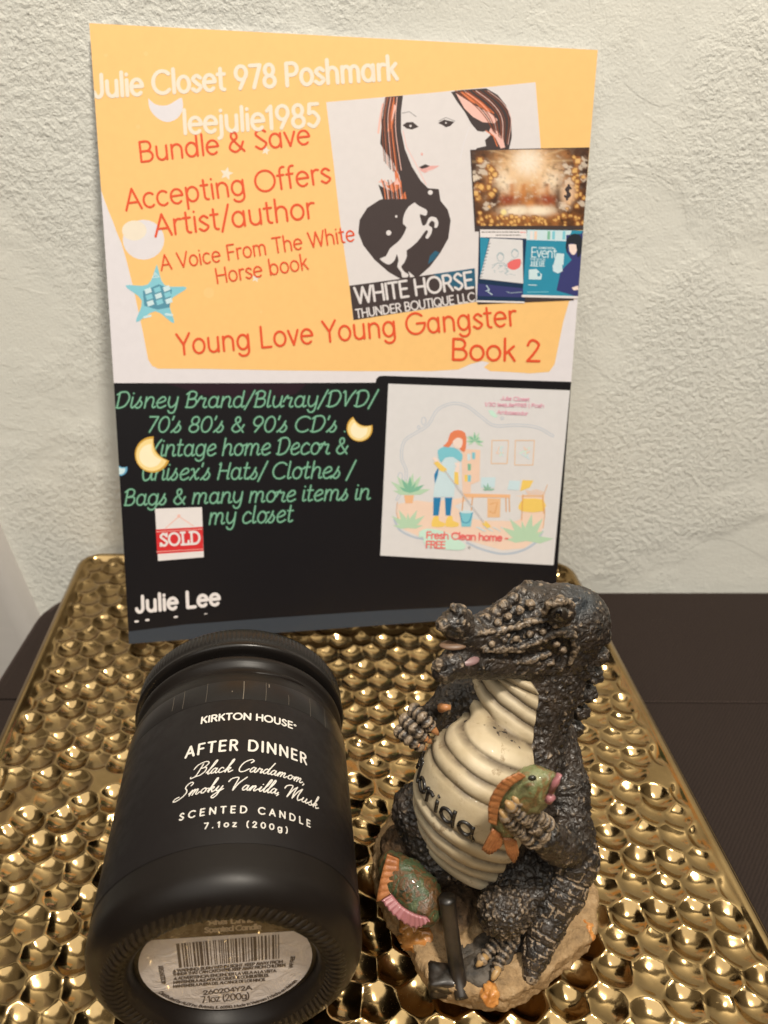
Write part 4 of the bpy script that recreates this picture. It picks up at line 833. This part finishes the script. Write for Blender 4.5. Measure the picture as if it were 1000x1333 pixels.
for q_, r_ in (((30.0, 178.0, 110.2), 1.7), ((32.9, 180.0, 110.9), 1.8), ((35.5, 181.5, 112.3), 1.9), ((38.2, 183.5, 113.3), 2.0), ((41.0, 186.0, 113.8), 2.1), ((32.9, 176.0, 110.4), 1.3), ((36.1, 177.5, 111.5), 1.4), ((39.3, 178.5, 112.9), 1.5), ((42.7, 180.5, 113.6), 1.6), ((27.1, 176.0, 110.1), 1.4), ((30.8, 171.4, 106.5), 1.0), ((35.0, 173.0, 106.3), 1.1), ((38.4, 174.4, 106.0), 1.1), ((42.5, 175.4, 106.6), 1.2), ((46.2, 176.2, 107.1), 1.2), ((50.8, 176.5, 102.3), 1.3), ((53.1, 177.0, 99.5), 1.3), ((49.9, 177.0, 94.7), 1.4), ((53.2, 178.0, 92.0), 1.5), ((46.3, 176.0, 92.6), 1.3), ((41.3, 174.5, 93.3), 1.2), ((35.2, 172.5, 95.1), 1.1)): g.ell(q_, (r_,) * 3, k=.5)
# crest of knobs down the nape
for px_, r in (((64.9, 191.0, 101.8), 4.3), ((68.3, 192.0, 93.1), 4.2), ((69.0, 192.0, 84.8), 4.0), ((68.6, 192.0, 76.6), 3.8), ((67.3, 191.0, 69.4), 3.7), ((66.0, 190.0, 62.0), 3.5), ((64.6, 189.0, 55.2), 3.3)): g.ell(px_, (r, r, r * .8), k=.7)
for px_, r in (((60.0, 186.0, 103.9), 3.4), ((63.6, 186.0, 94.3), 3.4), ((63.6, 186.0, 83.6), 3.2), ((62.3, 184.0, 74.7), 3.2)): g.ell(px_, (r, r, r), k=1.2)
# near arm with its hand on the fish
g.chain([(54.8, 182.0, 56.1), (57.4, 168.0, 48.5), (58.1, 154.0, 41.6)], [9, 8, 6.0], 3)
g.chain([(58.3, 154.0, 39.4), (50.6, 146.0, 51.7), (44.3, 140.5, 63.8)], [5.8, 5.0, 4.4], 2)
FING = [[(44.6, 139.0, 70.3), (38.8, 135.2, 80.1), (34.8, 134.2, 85.3)], [(43.0, 138.0, 67.8), (36.6, 133.6, 79.7), (32.9, 133.0, 84.7)], [(40.8, 138.0, 64.5), (35.0, 133.6, 75.5), (31.7, 133.4, 80.6)]]
FARF = [[(9.4, 172.0, 79.8), (12.0, 168.5, 79.8), (14.6, 168.0, 76.5)], [(6.8, 171.0, 76.7), (9.5, 167.5, 76.4), (12.4, 167.5, 73.1)], [(5.2, 170.0, 72.8), (7.7, 167.0, 72.7), (10.6, 167.0, 70.4)]]
def rings(pts, r, n, k=.35):
    q = spline(pts, 12)
    for i in range(n):
        f = i / (n - 1) * (len(q) - 1); a = q[int(f)]; g.ell(a, (r * (1 - .15 * i / n),) * 3, k=k)
for f_ in FING: rings(f_, 2.0, 8, .12)
# far arm and hand
g.chain([(34.9, 186.0, 74.5), (24.0, 186.0, 72.8), (17.7, 180.0, 70.2)], [8, 6, 5], 3); g.ell((14.4, 175.0, 73.3), (4.6, 4.2, 4.4), k=2)
for f_ in FARF: rings(f_, 2.05, 7, .12)
g.chain([(15.6, 176.0, 75.9), (18.7, 172.0, 80.8)], [2.4, 2.0], 1)
# hind legs
g.chain([(54.8, 162.0, 22.1), (46.5, 152.0, 24.6), (36.7, 143.0, 24.6)], [11, 10, 7.8], 3); g.ell((36.5, 141.0, 27.4), (7.0, 6.6, 7.2), k=2)
g.chain([(39.7, 148.0, 10.6), (40.2, 143.0, 8.4)], [6.5, 5.5], 2)
TOES = [[(38.3, 141.0, 17.0), (33.5, 136.8, 16.0), (30.1, 133.6, 15.0)], [(40.0, 139.2, 16.0), (36.3, 134.6, 15.0), (33.8, 130.5, 14.0)], [(41.9, 138.8, 15.0), (39.4, 134.2, 14.0), (38.1, 131.1, 13.0)]]
for f_ in TOES[:2]: rings(f_, 1.9, 8, .12)
g.ell((10.4, 170.0, 37.9), (7, 8, 8), k=3); g.chain([(11.3, 168.0, 37.4), (17.6, 160.0, 24.9)], [8, 8], 3)
# tail curling round to the front
TAIL = [(59.6, 161.0, 37.0), (59.4, 153.5, 34.1), (55.9, 146.8, 27.7), (50.3, 140.6, 19.7), (46.9, 135.8, 14.5), (44.7, 131.0, 10.2)]; TR_ = [8, 6.8, 5.4, 4.2, 3.2, 1.7]
g.chain(TAIL, TR_, 3)
V, Q = g.mesh()
N = g.grad(V)
# scales: pebbled skin, ringed plates on the tail; kept smooth where the belly plates will sit
tq = np.array(spline(TAIL, 16)); d2 = ((V[:, None, :] - tq[None]) ** 2).sum(-1); ti = d2.argmin(1); td = np.sqrt(d2.min(1)); ts = ti / len(tq)
trad = np.interp(ts * (len(TR_) - 1), range(len(TR_)), TR_); on_tail = (td < trad + 1.5) & (ts > .12)
knee = np.array((35.4, 140.0, 28.2))
conv = sum(g.sample(V + o_ * 1.4) + g.sample(V - o_ * 1.4) for o_ in np.eye(3)) / 6
hval = np.zeros(len(V)); paint = np.zeros(len(V))
hands = []; hl_ = []
for f_ in FING + FARF + TOES[:2]:
    q = np.array(spline(f_, 14)); L_ = np.concatenate([[0], np.cumsum(np.linalg.norm(q[1:] - q[:-1], axis=1))]); hands += list(q); hl_ += list(L_)
hands = np.array(hands); dist_ = ((V[:, None, :].astype(np.float32) - hands[None].astype(np.float32)) ** 2).sum(-1); di = dist_.argmin(1); dh = np.sqrt(dist_.min(1)); del dist_
for i, v in enumerate(V):
    p = Vector(v)
    if dh[i] < 3.0:
        hval[i] = .34 * math.cos(2 * math.pi * hl_[di[i]] / 1.9); paint[i] = .5 + .42 * math.cos(2 * math.pi * hl_[di[i]] / 1.9) * .8 + .2 * noise.noise(p * .6); continue
    if dh[i] < 3.4: paint[i] = .50 + .4 * noise.noise(p * .6); continue
    if on_tail[i]:
        a = V[i] - tq[ti[i]]; ax = tq[min(ti[i] + 1, len(tq) - 1)] - tq[max(ti[i] - 1, 0)]; ax /= np.linalg.norm(ax)
        e1 = np.cross(ax, (0, 0, 1.)); e1 /= np.linalg.norm(e1); e2 = np.cross(ax, e1)
        along = ts[i] * 13.0; an = math.atan2(a @ e2, a @ e1) / (2 * math.pi) * 7
        f1 = abs((along % 1) - .5) * 2; f2 = abs(((an + .5 * (int(along) % 2)) % 1) - .5) * 2
        e_ = max(f1, f2); hval[i] = .75 * (1 - max(0, (e_ - .72) / .28) ** 1.2) + .2 * noise.noise(p * .9); paint[i] = .9 if .62 < e_ < .84 and noise.noise(p * .5) > -.05 else .12
        continue
    kn = np.linalg.norm(V[i] - knee) < 11
    sc1 = .62 if kn else (.50 if V[i][2] > 86 else .40)
    ds, ps = noise.voronoi(p * sc1 + Vector((0, 0, .4 * noise.noise(p * .15))))
    c = min(1, (ds[1] - ds[0]) * 2.2); c2 = noise.fractal(p * .8, .7, 2.1, 3)
    c3 = 1 - abs(noise.noise(p * .42 + Vector((4, 1, 7)))) * 2; head_ = V[i][2] > 88; hval[i] = (.95 if kn else .24 if head_ else .46) * (c - .35) + (.22 if head_ else .34) * c2 + (0 if kn else (.28 if head_ else .6) * (c3 - .6))
    paint[i] = max(0, min(1, (c - .5) * 1.2)) * (.45 + .9 * noise.noise(p * .33)) + .22 * c2 + .30 * max(0, c3 - .62) * 2 + (.22 if kn else 0) + (.22 if V[i][2] > 86 else .04)
# no relief under the belly plates
FD = np.array((-.62, -.78, 0)); AX = (TT - TB) / np.linalg.norm(TT - TB); FD = FD - AX * (FD @ AX); FD /= np.linalg.norm(FD); SD = np.cross(AX, FD)
rel = V - TB; tax = rel @ AX; ph = np.arctan2(rel @ SD, rel @ FD)
paint += np.where(V[:, 2] > 84, np.clip((conv - .14) * 1.5, -.15, .34), np.clip((conv - .22) * 1.2, 0, .3))
V = V + N * hval[:, None]
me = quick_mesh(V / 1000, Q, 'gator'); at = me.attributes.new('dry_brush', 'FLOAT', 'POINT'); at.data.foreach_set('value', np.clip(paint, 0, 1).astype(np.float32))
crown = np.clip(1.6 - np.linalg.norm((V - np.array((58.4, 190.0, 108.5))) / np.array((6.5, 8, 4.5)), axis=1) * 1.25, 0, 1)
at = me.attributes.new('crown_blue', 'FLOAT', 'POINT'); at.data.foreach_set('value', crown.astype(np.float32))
mg = mat('resin_skin', (.03, .025, .02), .44, spec=.5, coat=.22); t = NT(mg)
an_ = t.new('ShaderNodeAttribute', attribute_name='dry_brush'); base_c = t.ramp(t.noise(160, 4), [(.35, (.013, .010, .008)), (.65, (.042, .030, .022))])
dab = t.noise(900, 3, .6); cb_ = t.new('ShaderNodeAttribute', attribute_name='crown_blue')
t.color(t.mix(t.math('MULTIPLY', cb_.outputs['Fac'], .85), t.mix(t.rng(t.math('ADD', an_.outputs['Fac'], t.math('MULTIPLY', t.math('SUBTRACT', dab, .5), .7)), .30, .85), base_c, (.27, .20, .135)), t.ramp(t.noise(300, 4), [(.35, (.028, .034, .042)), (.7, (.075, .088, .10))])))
t.b.inputs['Coat Roughness'].default_value = .25; t.rough(t.rng(t.noise(500, 2), .3, .7, .38, .60)); vo = t.new('ShaderNodeTexVoronoi', feature='DISTANCE_TO_EDGE'); vo.inputs['Scale'].default_value = 520; wob_ = t.new('ShaderNodeVectorMath', operation='ADD'); nz_ = t.new('ShaderNodeTexNoise'); nz_.inputs['Scale'].default_value = 260; t.l.new(t.obj(), nz_.inputs['Vector']); sc2 = t.new('ShaderNodeVectorMath', operation='SCALE'); sc2.inputs['Scale'].default_value = .004; t.l.new(nz_.outputs['Color'], sc2.inputs[0]); t.l.new(t.obj(), wob_.inputs[0]); t.l.new(sc2.outputs[0], wob_.inputs[1]); t.l.new(wob_.outputs[0], vo.inputs['Vector']); b1_ = t.bump(t.rng(vo.outputs['Distance'], 0, .28), .00028, .7); t.bump(t.noise(1300, 3), .0003, .5, b1_)
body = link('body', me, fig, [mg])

# belly plates ---------------------------------------------------------
mcream = mat('cream_paint', (.60, .49, .31), .55, spec=.4, coat=.04); t = NT(mcream)
sp_ = t.rng(t.noise(240, 5, .72), .58, .70); an_ = t.new('ShaderNodeAttribute', attribute_name='groove')
cc = t.mix(t.rng(t.noise(70, 3), .3, .7), (.47, .375, .235), (.62, .52, .36)); cc = t.mix(t.math('MULTIPLY', sp_, .7), cc, (.26, .175, .09))
t.color(t.mix(t.math('MULTIPLY', an_.outputs['Fac'], t.rng(t.noise(140, 3), .3, .6, .45, 1.0)), cc, (.085, .058, .034))); t.bump(t.noise(260, 4), .0005, .45)
NS, NP = 330, 200
S_ = np.linspace(-.20, 1.24, NS)                        # along the trunk
cuts = [-.20, -.07, .03, .13, .235, .47, .575, .675, .775, .865, .955, 1.04, 1.24]
Pb = np.zeros((NS, NP, 3)); gro = np.zeros((NS, NP)); drop = np.zeros((NS, NP), bool)
Lx = np.linalg.norm(TT - TB)
def belly_point(s, f, out=0.0):
    """surface point of the trunk on the ray (s along, f angle), pushed out"""
    o = TB + AX * (np.clip(s, .12, .98) * Lx); d = np.cos(f) * FD + np.sin(f) * SD
    k = 0.0
    if s < .12: k = (s - .12) * 2.3
    if s > .98: k = (s - .98) * 1.0
    d = d * math.cos(k) + AX * math.sin(k); rr = np.linspace(4, 44, 120); pts = o + d * rr[:, None]; v = trunk.sample(pts)
    i = np.argmax(v > 0); i = max(1, i); r = rr[i - 1] + (rr[i] - rr[i - 1]) * (-v[i - 1]) / (v[i] - v[i - 1] + 1e-9)
    return o + d * (r + out)
def half(s): # angular half-widths left, right
    return np.interp(s, [-.2, 0, .3, .7, 1.0, 1.24], [1.15, 1.4, 1.52, 1.18, .88, .70]), np.interp(s, [-.2, 0, .3, .6, .8, 1.0, 1.24], [.80, .82, .86, .85, .75, .66, .40])
for i, s in enumerate(S_):
    hl, hr = half(s)
    for j, q in enumerate(np.linspace(-1, 1, NP)):
        f = q * (hr if q > 0 else hl)
        wob = .010 * noise.noise(Vector((f * 1.3, s * 2, 5))) + .006 * noise.noise(Vector((f * 5, s * 3, 1)))
        se = s + wob + .10 * f
        n_c = max(0, min(len(cuts) - 2, int(np.searchsorted(cuts, se) - 1))); a_, b_ = cuts[n_c], cuts[n_c + 1]; u = min(1, max(0, (se - a_) / (b_ - a_)))
        if n_c == 4: ridge = .35 + .75 * (1 - abs(2 * u - 1) ** 6)
        else: ridge = 1.75 * (max(0, math.sin(math.pi * u ** 1.25)) ** .62)
        edge_ = min(1, (1 - abs(q)) / .07)
        Pb[i, j] = belly_point(s, f, (ridge + .5) * edge_ ** .6 - .9 * (1 - edge_))
        e2_ = min(u, 1 - u) * (b_ - a_); gro[i, j] = max(0, 1 - e2_ / .024) ** .8 * (.9 if n_c not in () else 1)
me = grid_mesh(Pb / 1000, flip=True); at = me.attributes.new('groove', 'FLOAT', 'POINT'); at.data.foreach_set('value', gro.ravel().astype(np.float32))
link('belly_plates', me, fig, [mcream])
# raised lettering on the widest plate
mblk = mat('letter_black', (.014, .011, .009), .35, coat=.3)
def tube3(pts, r, n=8, taper=None):
    pts = [np.array(p, float) for p in pts]; rows = []
    for i, p in enumerate(pts):
        d = pts[min(i + 1, len(pts) - 1)] - pts[max(i - 1, 0)]; d /= np.linalg.norm(d) + 1e-9
        u = np.cross(d, (.3, .2, 1)); u /= np.linalg.norm(u); w = np.cross(d, u); rr = r if taper is None else r * taper(i / (len(pts) - 1))
        rows.append([p + rr * (u * math.cos(a_) + w * math.sin(a_)) for a_ in np.linspace(0, 2 * math.pi, n, endpoint=False)])
    return np.array(rows)
def join_grids(name, grids, mats, parent, caps=True):
    V = []; F = []
    for R in grids:
        n, m_ = R.shape[:2]; b = len(V); V += [tuple(x) for x in (R.reshape(-1, 3) / 1000)]
        for i in range(n - 1):
            for j in range(m_): F.append((b + i * m_ + j, b + i * m_ + (j + 1) % m_, b + (i + 1) * m_ + (j + 1) % m_, b + (i + 1) * m_ + j))
        if caps: F.append(tuple(b + j for j in range(m_))[::-1]); F.append(tuple(b + (n - 1) * m_ + j for j in range(m_)))
    return link(name, mesh_from(V, F), parent, mats)
FL = dict(G); FL.update({'a': (54, 'A 24 25 19 24 0 360;S 43 50 43 10 52 -6'), 'd': (56, 'A 24 25 19 24 0 360;S 44 66 44 20 46 -2'), 'r': (38, 'S 4 44 10 48 10 0;S 10 30 20 48 34 44'), 'i': (24, 'S 12 48 12 0;L 13 66 14 68'), 'o': (50, 'A 25 25 19 22 0 360'), 'l': (26, 'S 6 70 12 74 12 10 20 0'), 'F': (46, 'S 44 70 8 72 8 0;L 8 38 36 38')})
st_, wd = strokes('Florida', FL, res=.8); grids = []
for pts, closed, sharp in st_:
    P3 = []
    if len(pts) < 3: pts = [pts[0] + (pts[-1] - pts[0]) * k / 4 for k in range(5)]
    if closed: pts = pts + [pts[0]]
    for q in pts: P3.append((lambda f_: belly_point(.268 + q[1] / 72 * .105 - .13 * f_, f_, 1.75))(-.61 + q[0] / wd * .93))
    grids.append(tube3(P3, .62, 7))
join_grids('raised_lettering', grids, [mblk], fig)
# eye, mouth lining, claws ----------------------------------------------
def ball(name, c, r, m_, parent, rot=None, n=18):
    R = np.eye(3) if rot is None else np.array(rot); r = np.array(r if hasattr(r, '__len__') else (r,) * 3)
    P = np.array([[np.array(c) + R @ (r * np.array([math.sin(a_) * math.cos(b_), math.sin(a_) * math.sin(b_), math.cos(a_)])) for b_ in np.linspace(0, 2 * math.pi, 2 * n, endpoint=False)] for a_ in np.linspace(.001, math.pi - .001, n)]) / 1000
    return link(name, grid_mesh(P, wrap=True, flip=True), parent, [m_])
meye = mat('eye_paint', (.022, .016, .011), .25, coat=.5)
eye = ball('eye', (50.0, 175.0, 114.8), 2.6, meye, fig)
mpup = mat('pupil_black', (.006, .005, .005), .15, coat=.5); ball('pupil', (49.2, 172.9, 116.4), (1.0, .75, 1.4), mpup, eye)
mpink = mat('tongue_pink', (.24, .145, .145), .4, coat=.2); ball('tongue', (22.4, 170.2, 101.8), (5.2, 3.0, 1.4), mpink, fig); 
mpeach = mat('lip_peach', (.17, .10, .06), .45); ball('upper_lip', (19.8, 171.0, 106.3), (4.0, 2.0, 1.0), mpeach, fig)
mclaw = mat('claw_orange', (.46, .20, .075), .4, coat=.2); mclaw2 = mat('claw_tan', (.42, .26, .11), .4, coat=.2)
for fs, m_ in ((FING, mclaw2), (FARF, mclaw), (TOES[:2], mclaw2)):
    for f_ in fs:
        a_, b_ = np.array(f_[1], float), np.array(f_[2], float); d = (b_ - a_) / np.linalg.norm(b_ - a_)
        up_ = np.array((0, -.75, .66))
        join_grids('claw', [tube3([b_ - d * 1.4 + up_ * .5, b_ + d * 0.4 + up_ * .6, b_ + d * 1.8 + up_ * .3, b_ + d * 3.0 - up_ * .3], 1.3, 9, lambda f: 1.0 - .62 * f ** 2)], [m_], fig)
join_grids('claw', [tube3([(17.1, 170.5, 82.3), (18.6, 169.5, 83.6), (20.0, 169.5, 83.6)], 1.5, 8, lambda f: 1 - .5 * f)], [mclaw], fig)

# fish held against the belly --------------------------------------------
mgreen = mat('fish_green', (.16, .24, .10), .4, coat=.25); t = NT(mgreen)
t.color(t.ramp(t.noise(190, 4, .6, dist=1.5), [(.30, (.045, .055, .022)), (.42, (.20, .11, .040)), (.52, (.15, .17, .07)), (.70, (.34, .32, .16))])); t.bump(t.noise(420, 3, .6, dist=1), .0009, .7)
mor = mat('fin_orange', (.48, .17, .045), .45, coat=.15); t = NT(mor); t.color(t.ramp(t.noise(260, 4), [(.3, (.28, .095, .03)), (.7, (.50, .20, .07))])); t.bump(t.noise(700, 3), .0006, .5)
mpk = mat('fish_pink', (.37, .145, .155), .4, coat=.25); mdkg = mat('fish_eye_black', (.02, .02, .012), .3)
mdg = mat('fish_dark_green', (.06, .10, .045), .42, coat=.25); t = NT(mdg); t.color(t.ramp(t.noise(210, 4, .6, dist=1.4), [(.3, (.018, .026, .012)), (.43, (.13, .060, .022)), (.53, (.045, .070, .032)), (.72, (.13, .15, .07))])); t.bump(t.noise(420, 3, .6, dist=1), .0009, .7)
def fish_body(name, axis, hts, wid, up_, m_, parent, n=24):
    q = np.array(spline(axis, 8)); rows = []; N_ = len(q)
    for i, p in enumerate(q):
        d = q[min(i + 1, N_ - 1)] - q[max(i - 1, 0)]; d /= np.linalg.norm(d); u = np.array(up_, float); u = u - d * (u @ d); u /= np.linalg.norm(u); w = np.cross(d, u)
        f = i / (N_ - 1) * (len(hts) - 1); hh = np.interp(f, range(len(hts)), hts); ww = np.interp(f, range(len(wid)), wid)
        rows.append([p + (u * hh * math.cos(a_) + w * ww * math.sin(a_)) * (1 + .10 * noise.noise(Vector(p + (u * math.cos(a_) + w * math.sin(a_)) * 5) * .35) + .05 * math.sin(a_ * 9 + i * 1.3)) for a_ in np.linspace(0, 2 * math.pi, n, endpoint=False)])
    return join_grids(name, [np.array(rows)], [m_], parent)
def fin(name, base_pts, tip_pts, m_, parent, rid=.35, th=.9, toward=(0, -.8, .6)):
    """ribbed fin between two edges"""
    A_ = np.array(spline(base_pts, 10)); B_ = np.array(spline(tip_pts, 10)); n = min(len(A_), len(B_)); up_ = np.array(toward); V = []; F = []
    for s_2 in (1, -1):
        for i in range(n):
            for k in range(6):
                f = k / 5; V.append((A_[i] * (1 - f) + B_[i] * f + up_ * (s_2 * th * (1 - .6 * f) + (rid * math.cos(i * 2.1) * s_2 * (.3 + .7 * f)))) / 1000)
    for s_2 in (0, 1):
        for i in range(n - 1):
            for k in range(5):
                a_ = s_2 * n * 6 + i * 6 + k; q_ = (a_, a_ + 1, a_ + 7, a_ + 6); F.append(q_ if s_2 == 0 else q_[::-1])
    bd_ = [(i, 0) for i in range(n)] + [(n - 1, k) for k in range(1, 6)] + [(i, 5) for i in range(n - 2, -1, -1)] + [(0, k) for k in range(4, 0, -1)]
    for (i, k), (i2, k2) in zip(bd_, bd_[1:] + bd_[:1]): F.append((i * 6 + k, i2 * 6 + k2, n * 6 + i2 * 6 + k2, n * 6 + i * 6 + k))
    return link(name, mesh_from(V, F), parent, [m_])
fsh = fish_body('held_fish', [(31.5, 136.5, 67.2), (33.9, 137.0, 74.8), (36.8, 137.0, 83.9), (40.2, 136.5, 89.2), (44.2, 136.0, 91.8)], [3, 5.2, 6.8, 6.2, 2.0], [2, 3.6, 4.6, 4.4, 1.6], (-.55, -.1, .8), mgreen, fig)
fsh['label'] = 'small bright green fish with orange fins gripped in the near hand'
fin('back_fin', [(35.7, 134.0, 95.0), (32.0, 133.6, 91.5), (29.8, 133.6, 85.1), (29.7, 134.0, 76.2)], [(34.0, 134.0, 96.4), (29.4, 133.0, 93.9), (27.0, 133.0, 86.5), (27.4, 133.4, 78.2)], mor, fsh)
fin('tail_fin', [(28.9, 134.0, 74.9), (31.2, 134.0, 72.4), (31.8, 134.0, 69.9)], [(26.4, 133.6, 66.6), (28.7, 133.0, 65.5), (31.6, 133.4, 68.2)], mor, fsh); fin('tail_fin', [(31.8, 134.4, 70.7), (33.9, 134.6, 70.4), (35.8, 135.0, 68.6)], [(33.5, 134.0, 64.1), (35.7, 134.0, 60.5), (36.9, 134.4, 64.2)], mor, fsh)
ball('fish_eye', (36.9, 131.9, 96.6), (1.1, .7, .8), mdkg, fsh, n=10)
join_grids('fish_lip', [tube3([(44.0, 133.6, 96.0), (43.3, 133.0, 93.9), (42.3, 132.6, 90.7)], .85, 9, lambda f: .9 + .3 * math.sin(3 * f))], [mpk], fsh); join_grids('fish_lip', [tube3([(42.7, 132.4, 89.5), (41.8, 132.4, 87.5)], 1.1, 9)], [mpk], fsh)
# darker fish lying on the base
f2 = fish_body('lying_fish', [(0.5, 158.0, 28.5), (4.9, 152.0, 28.5), (10.1, 147.0, 25.9), (13.3, 143.0, 24.2), (15.6, 141.0, 21.9)], [3.5, 7, 8.2, 6.5, 2.4], [3, 6.5, 7.5, 6.5, 2.2], (.6, -.1, .7), mdg, fig)
f2['label'] = 'dark green fish with a striped pink mouth lying on the sandy base'
fin('striped_fin', [(2.3, 143.0, 32.7), (5.5, 140.0, 31.3), (9.2, 138.0, 30.6), (12.8, 137.0, 30.7)], [(-0.7, 141.0, 32.7), (3.2, 138.0, 29.8), (9.2, 136.0, 26.9), (13.6, 135.5, 31.2)], mpk, f2, rid=.55)
fin('side_fin', [(4.8, 153.0, 35.5), (4.3, 149.0, 32.9), (3.3, 145.0, 28.9)], [(1.0, 153.0, 37.8), (-1.0, 149.0, 32.1), (-2.4, 144.0, 27.3)], mor, f2, rid=.5)
# stump behind it, cane, rock base ---------------------------------------
b_ = SDF((-16, 116, -2), (84, 214, 46), .8)
out = [(14.4, 132), (19, 129), (28, 127), (36, 126.5), (43, 129), (49, 133), (57, 139), (64, 143.5), (69, 150), (71, 158), (70, 176), (60, 196), (40, 206), (18, 203), (4, 192), (-3, 176), (-2, 162), (3, 152), (9, 143)]
oc = np.array(out); ctr = oc.mean(0)
X, Y, Z = np.meshgrid(*b_.ax, indexing='ij'); sd = np.full(X.shape[:2], 1e9); ins = np.zeros(X.shape[:2], bool); x2, y2 = X[:, :, 0], Y[:, :, 0]
for (ax1, ay1), (bx1, by1) in zip(out, out[1:] + out[:1]):
    ex_, ey_ = bx1 - ax1, by1 - ay1; tt_ = np.clip(((x2 - ax1) * ex_ + (y2 - ay1) * ey_) / (ex_ ** 2 + ey_ ** 2), 0, 1); sd = np.minimum(sd, np.hypot(x2 - ax1 - tt_ * ex_, y2 - ay1 - tt_ * ey_))
    cr = ((ay1 > y2) != (by1 > y2)) & (x2 < (bx1 - ax1) * (y2 - ay1) / (by1 - ay1 + 1e-9) + ax1); ins ^= cr
sd = np.where(ins, -sd, sd) - 1.2
topz = 10.0; dz = np.maximum(Z - topz, .2 - Z); q1 = np.maximum(sd[:, :, None], 0); q2 = np.maximum(dz + 1.5, 0); b_.d = (np.hypot(np.maximum(sd[:, :, None] + 1.5, 0), q2) - 1.5 + np.minimum(np.maximum(sd[:, :, None] + 1.5, dz + 1.5), 0)).astype(np.float32)
b_.ell((8, 166, 14), (10, 14, 13), k=5); b_.ell((30, 178, 12), (24, 20, 14), k=6); b_.ell((22, 152, 12), (9, 10, 7), k=4); b_.ell((6.5, 167.2, 18.0), (5.5, 8, 12), k=3)
Vb, Qb = b_.mesh(); Nb = b_.grad(Vb, .8); rough_ = np.array([1.3 * noise.fractal(Vector(v) * .16, .8, 2.1, 5) + .5 * noise.fractal(Vector(v) * .6, .8, 2, 3) for v in Vb]); keep = np.clip((Vb[:, 2] - .2) / 2, 0, 1); Vb = Vb + Nb * (rough_ * keep)[:, None]; Vb[:, 2] = np.maximum(Vb[:, 2], .1)
msand = mat('sandy_resin', (.34, .22, .11), .7, spec=.3); t = NT(msand); sx_ = t.new('ShaderNodeSeparateXYZ'); t.l.new(t.obj(), sx_.inputs[0])
sd1 = t.ramp(t.noise(240, 5, .65), [(.3, (.22, .145, .075)), (.5, (.36, .232, .115)), (.72, (.48, .335, .19))]); br = t.ramp(t.noise(300, 4, .6), [(.35, (.030, .020, .012)), (.65, (.12, .07, .035))])
t.color(t.mix(t.rng(t.math('ADD', sx_.outputs['Z'], t.math('MULTIPLY', t.noise(130, 3), .006)), .0155, .0195), sd1, br)); t.bump(t.noise(650, 4, .65), .0012, .8)
base = link('sandy_base', quick_mesh(Vb / 1000, Qb, 'base'), fig, [msand])
mrock = mat('grey_rock_paint', (.055, .045, .036), .6); t = NT(mrock); t.color(t.ramp(t.noise(300, 4), [(.35, (.030, .024, .018)), (.65, (.10, .08, .06))])); t.bump(t.noise(500, 4), .001, .7)
for p, r in (((29.5, 133.2, 10.0), (6, 5.5, 2.2)), ((33.7, 138.9, 10.0), (7, 6, 2.4)), ((27.0, 138.9, 9.0), (5, 5, 2.4))): ball('grey_stone', p, r, mrock, base)
mshell = mat('shell_orange', (.55, .22, .05), .35, coat=.3); t = NT(mshell); t.color(t.ramp(t.noise(300, 4), [(.3, (.42, .15, .03)), (.7, (.64, .30, .085))])); t.bump(t.noise(400, 3), .0006, .5)
for p, r in (((31.7, 126.0, 10.0), (3.0, 3.6, 2.2)), ((65.8, 146.8, 7.0), (2.6, 3.4, 2.8)), ((11.8, 144.0, 8.0), (7, 4, 3.4)), ((8.9, 146.9, 9.0), (4, 4, 3))):
    o = ball('shell', p, r, mshell, base)
    cen_ = sum((v.co for v in o.data.vertices), Vector()) / len(o.data.vertices)
    for v in o.data.vertices: v.co = cen_ + (v.co - cen_) * (1 + .38 * noise.noise(v.co * 420) + .2 * noise.noise(v.co * 1100))
mcane = mat('cane_black', (.018, .013, .010), .42, coat=.2); t = NT(mcane); t.color(t.ramp(t.noise(200, 4), [(.35, (.010, .008, .006)), (.7, (.040, .028, .020))]))
join_grids('cane', [tube3(spline([(19.0, 142.0, 32.7), (20.3, 138.0, 22.8), (22.2, 132.0, 12.1), (23.6, 126.0, 7.4)], 8), 2.5, 14, lambda f: 1.05 - .15 * f)], [mcane], fig)
cf = ball('cane_foot', (18.4, 131.6, 7.0), (5.4, 4.2, 4.6), mcane, fig)
cen_ = sum((v.co for v in cf.data.vertices), Vector()) / len(cf.data.vertices)
for v in cf.data.vertices:
    d_ = v.co - cen_; m_x = max(abs(d_.x) / .0054, abs(d_.y) / .0042, abs(d_.z) / .0046); v.co = cen_ + d_ * (.25 + .68 / m_x) * (1 + .12 * noise.noise(v.co * 380))
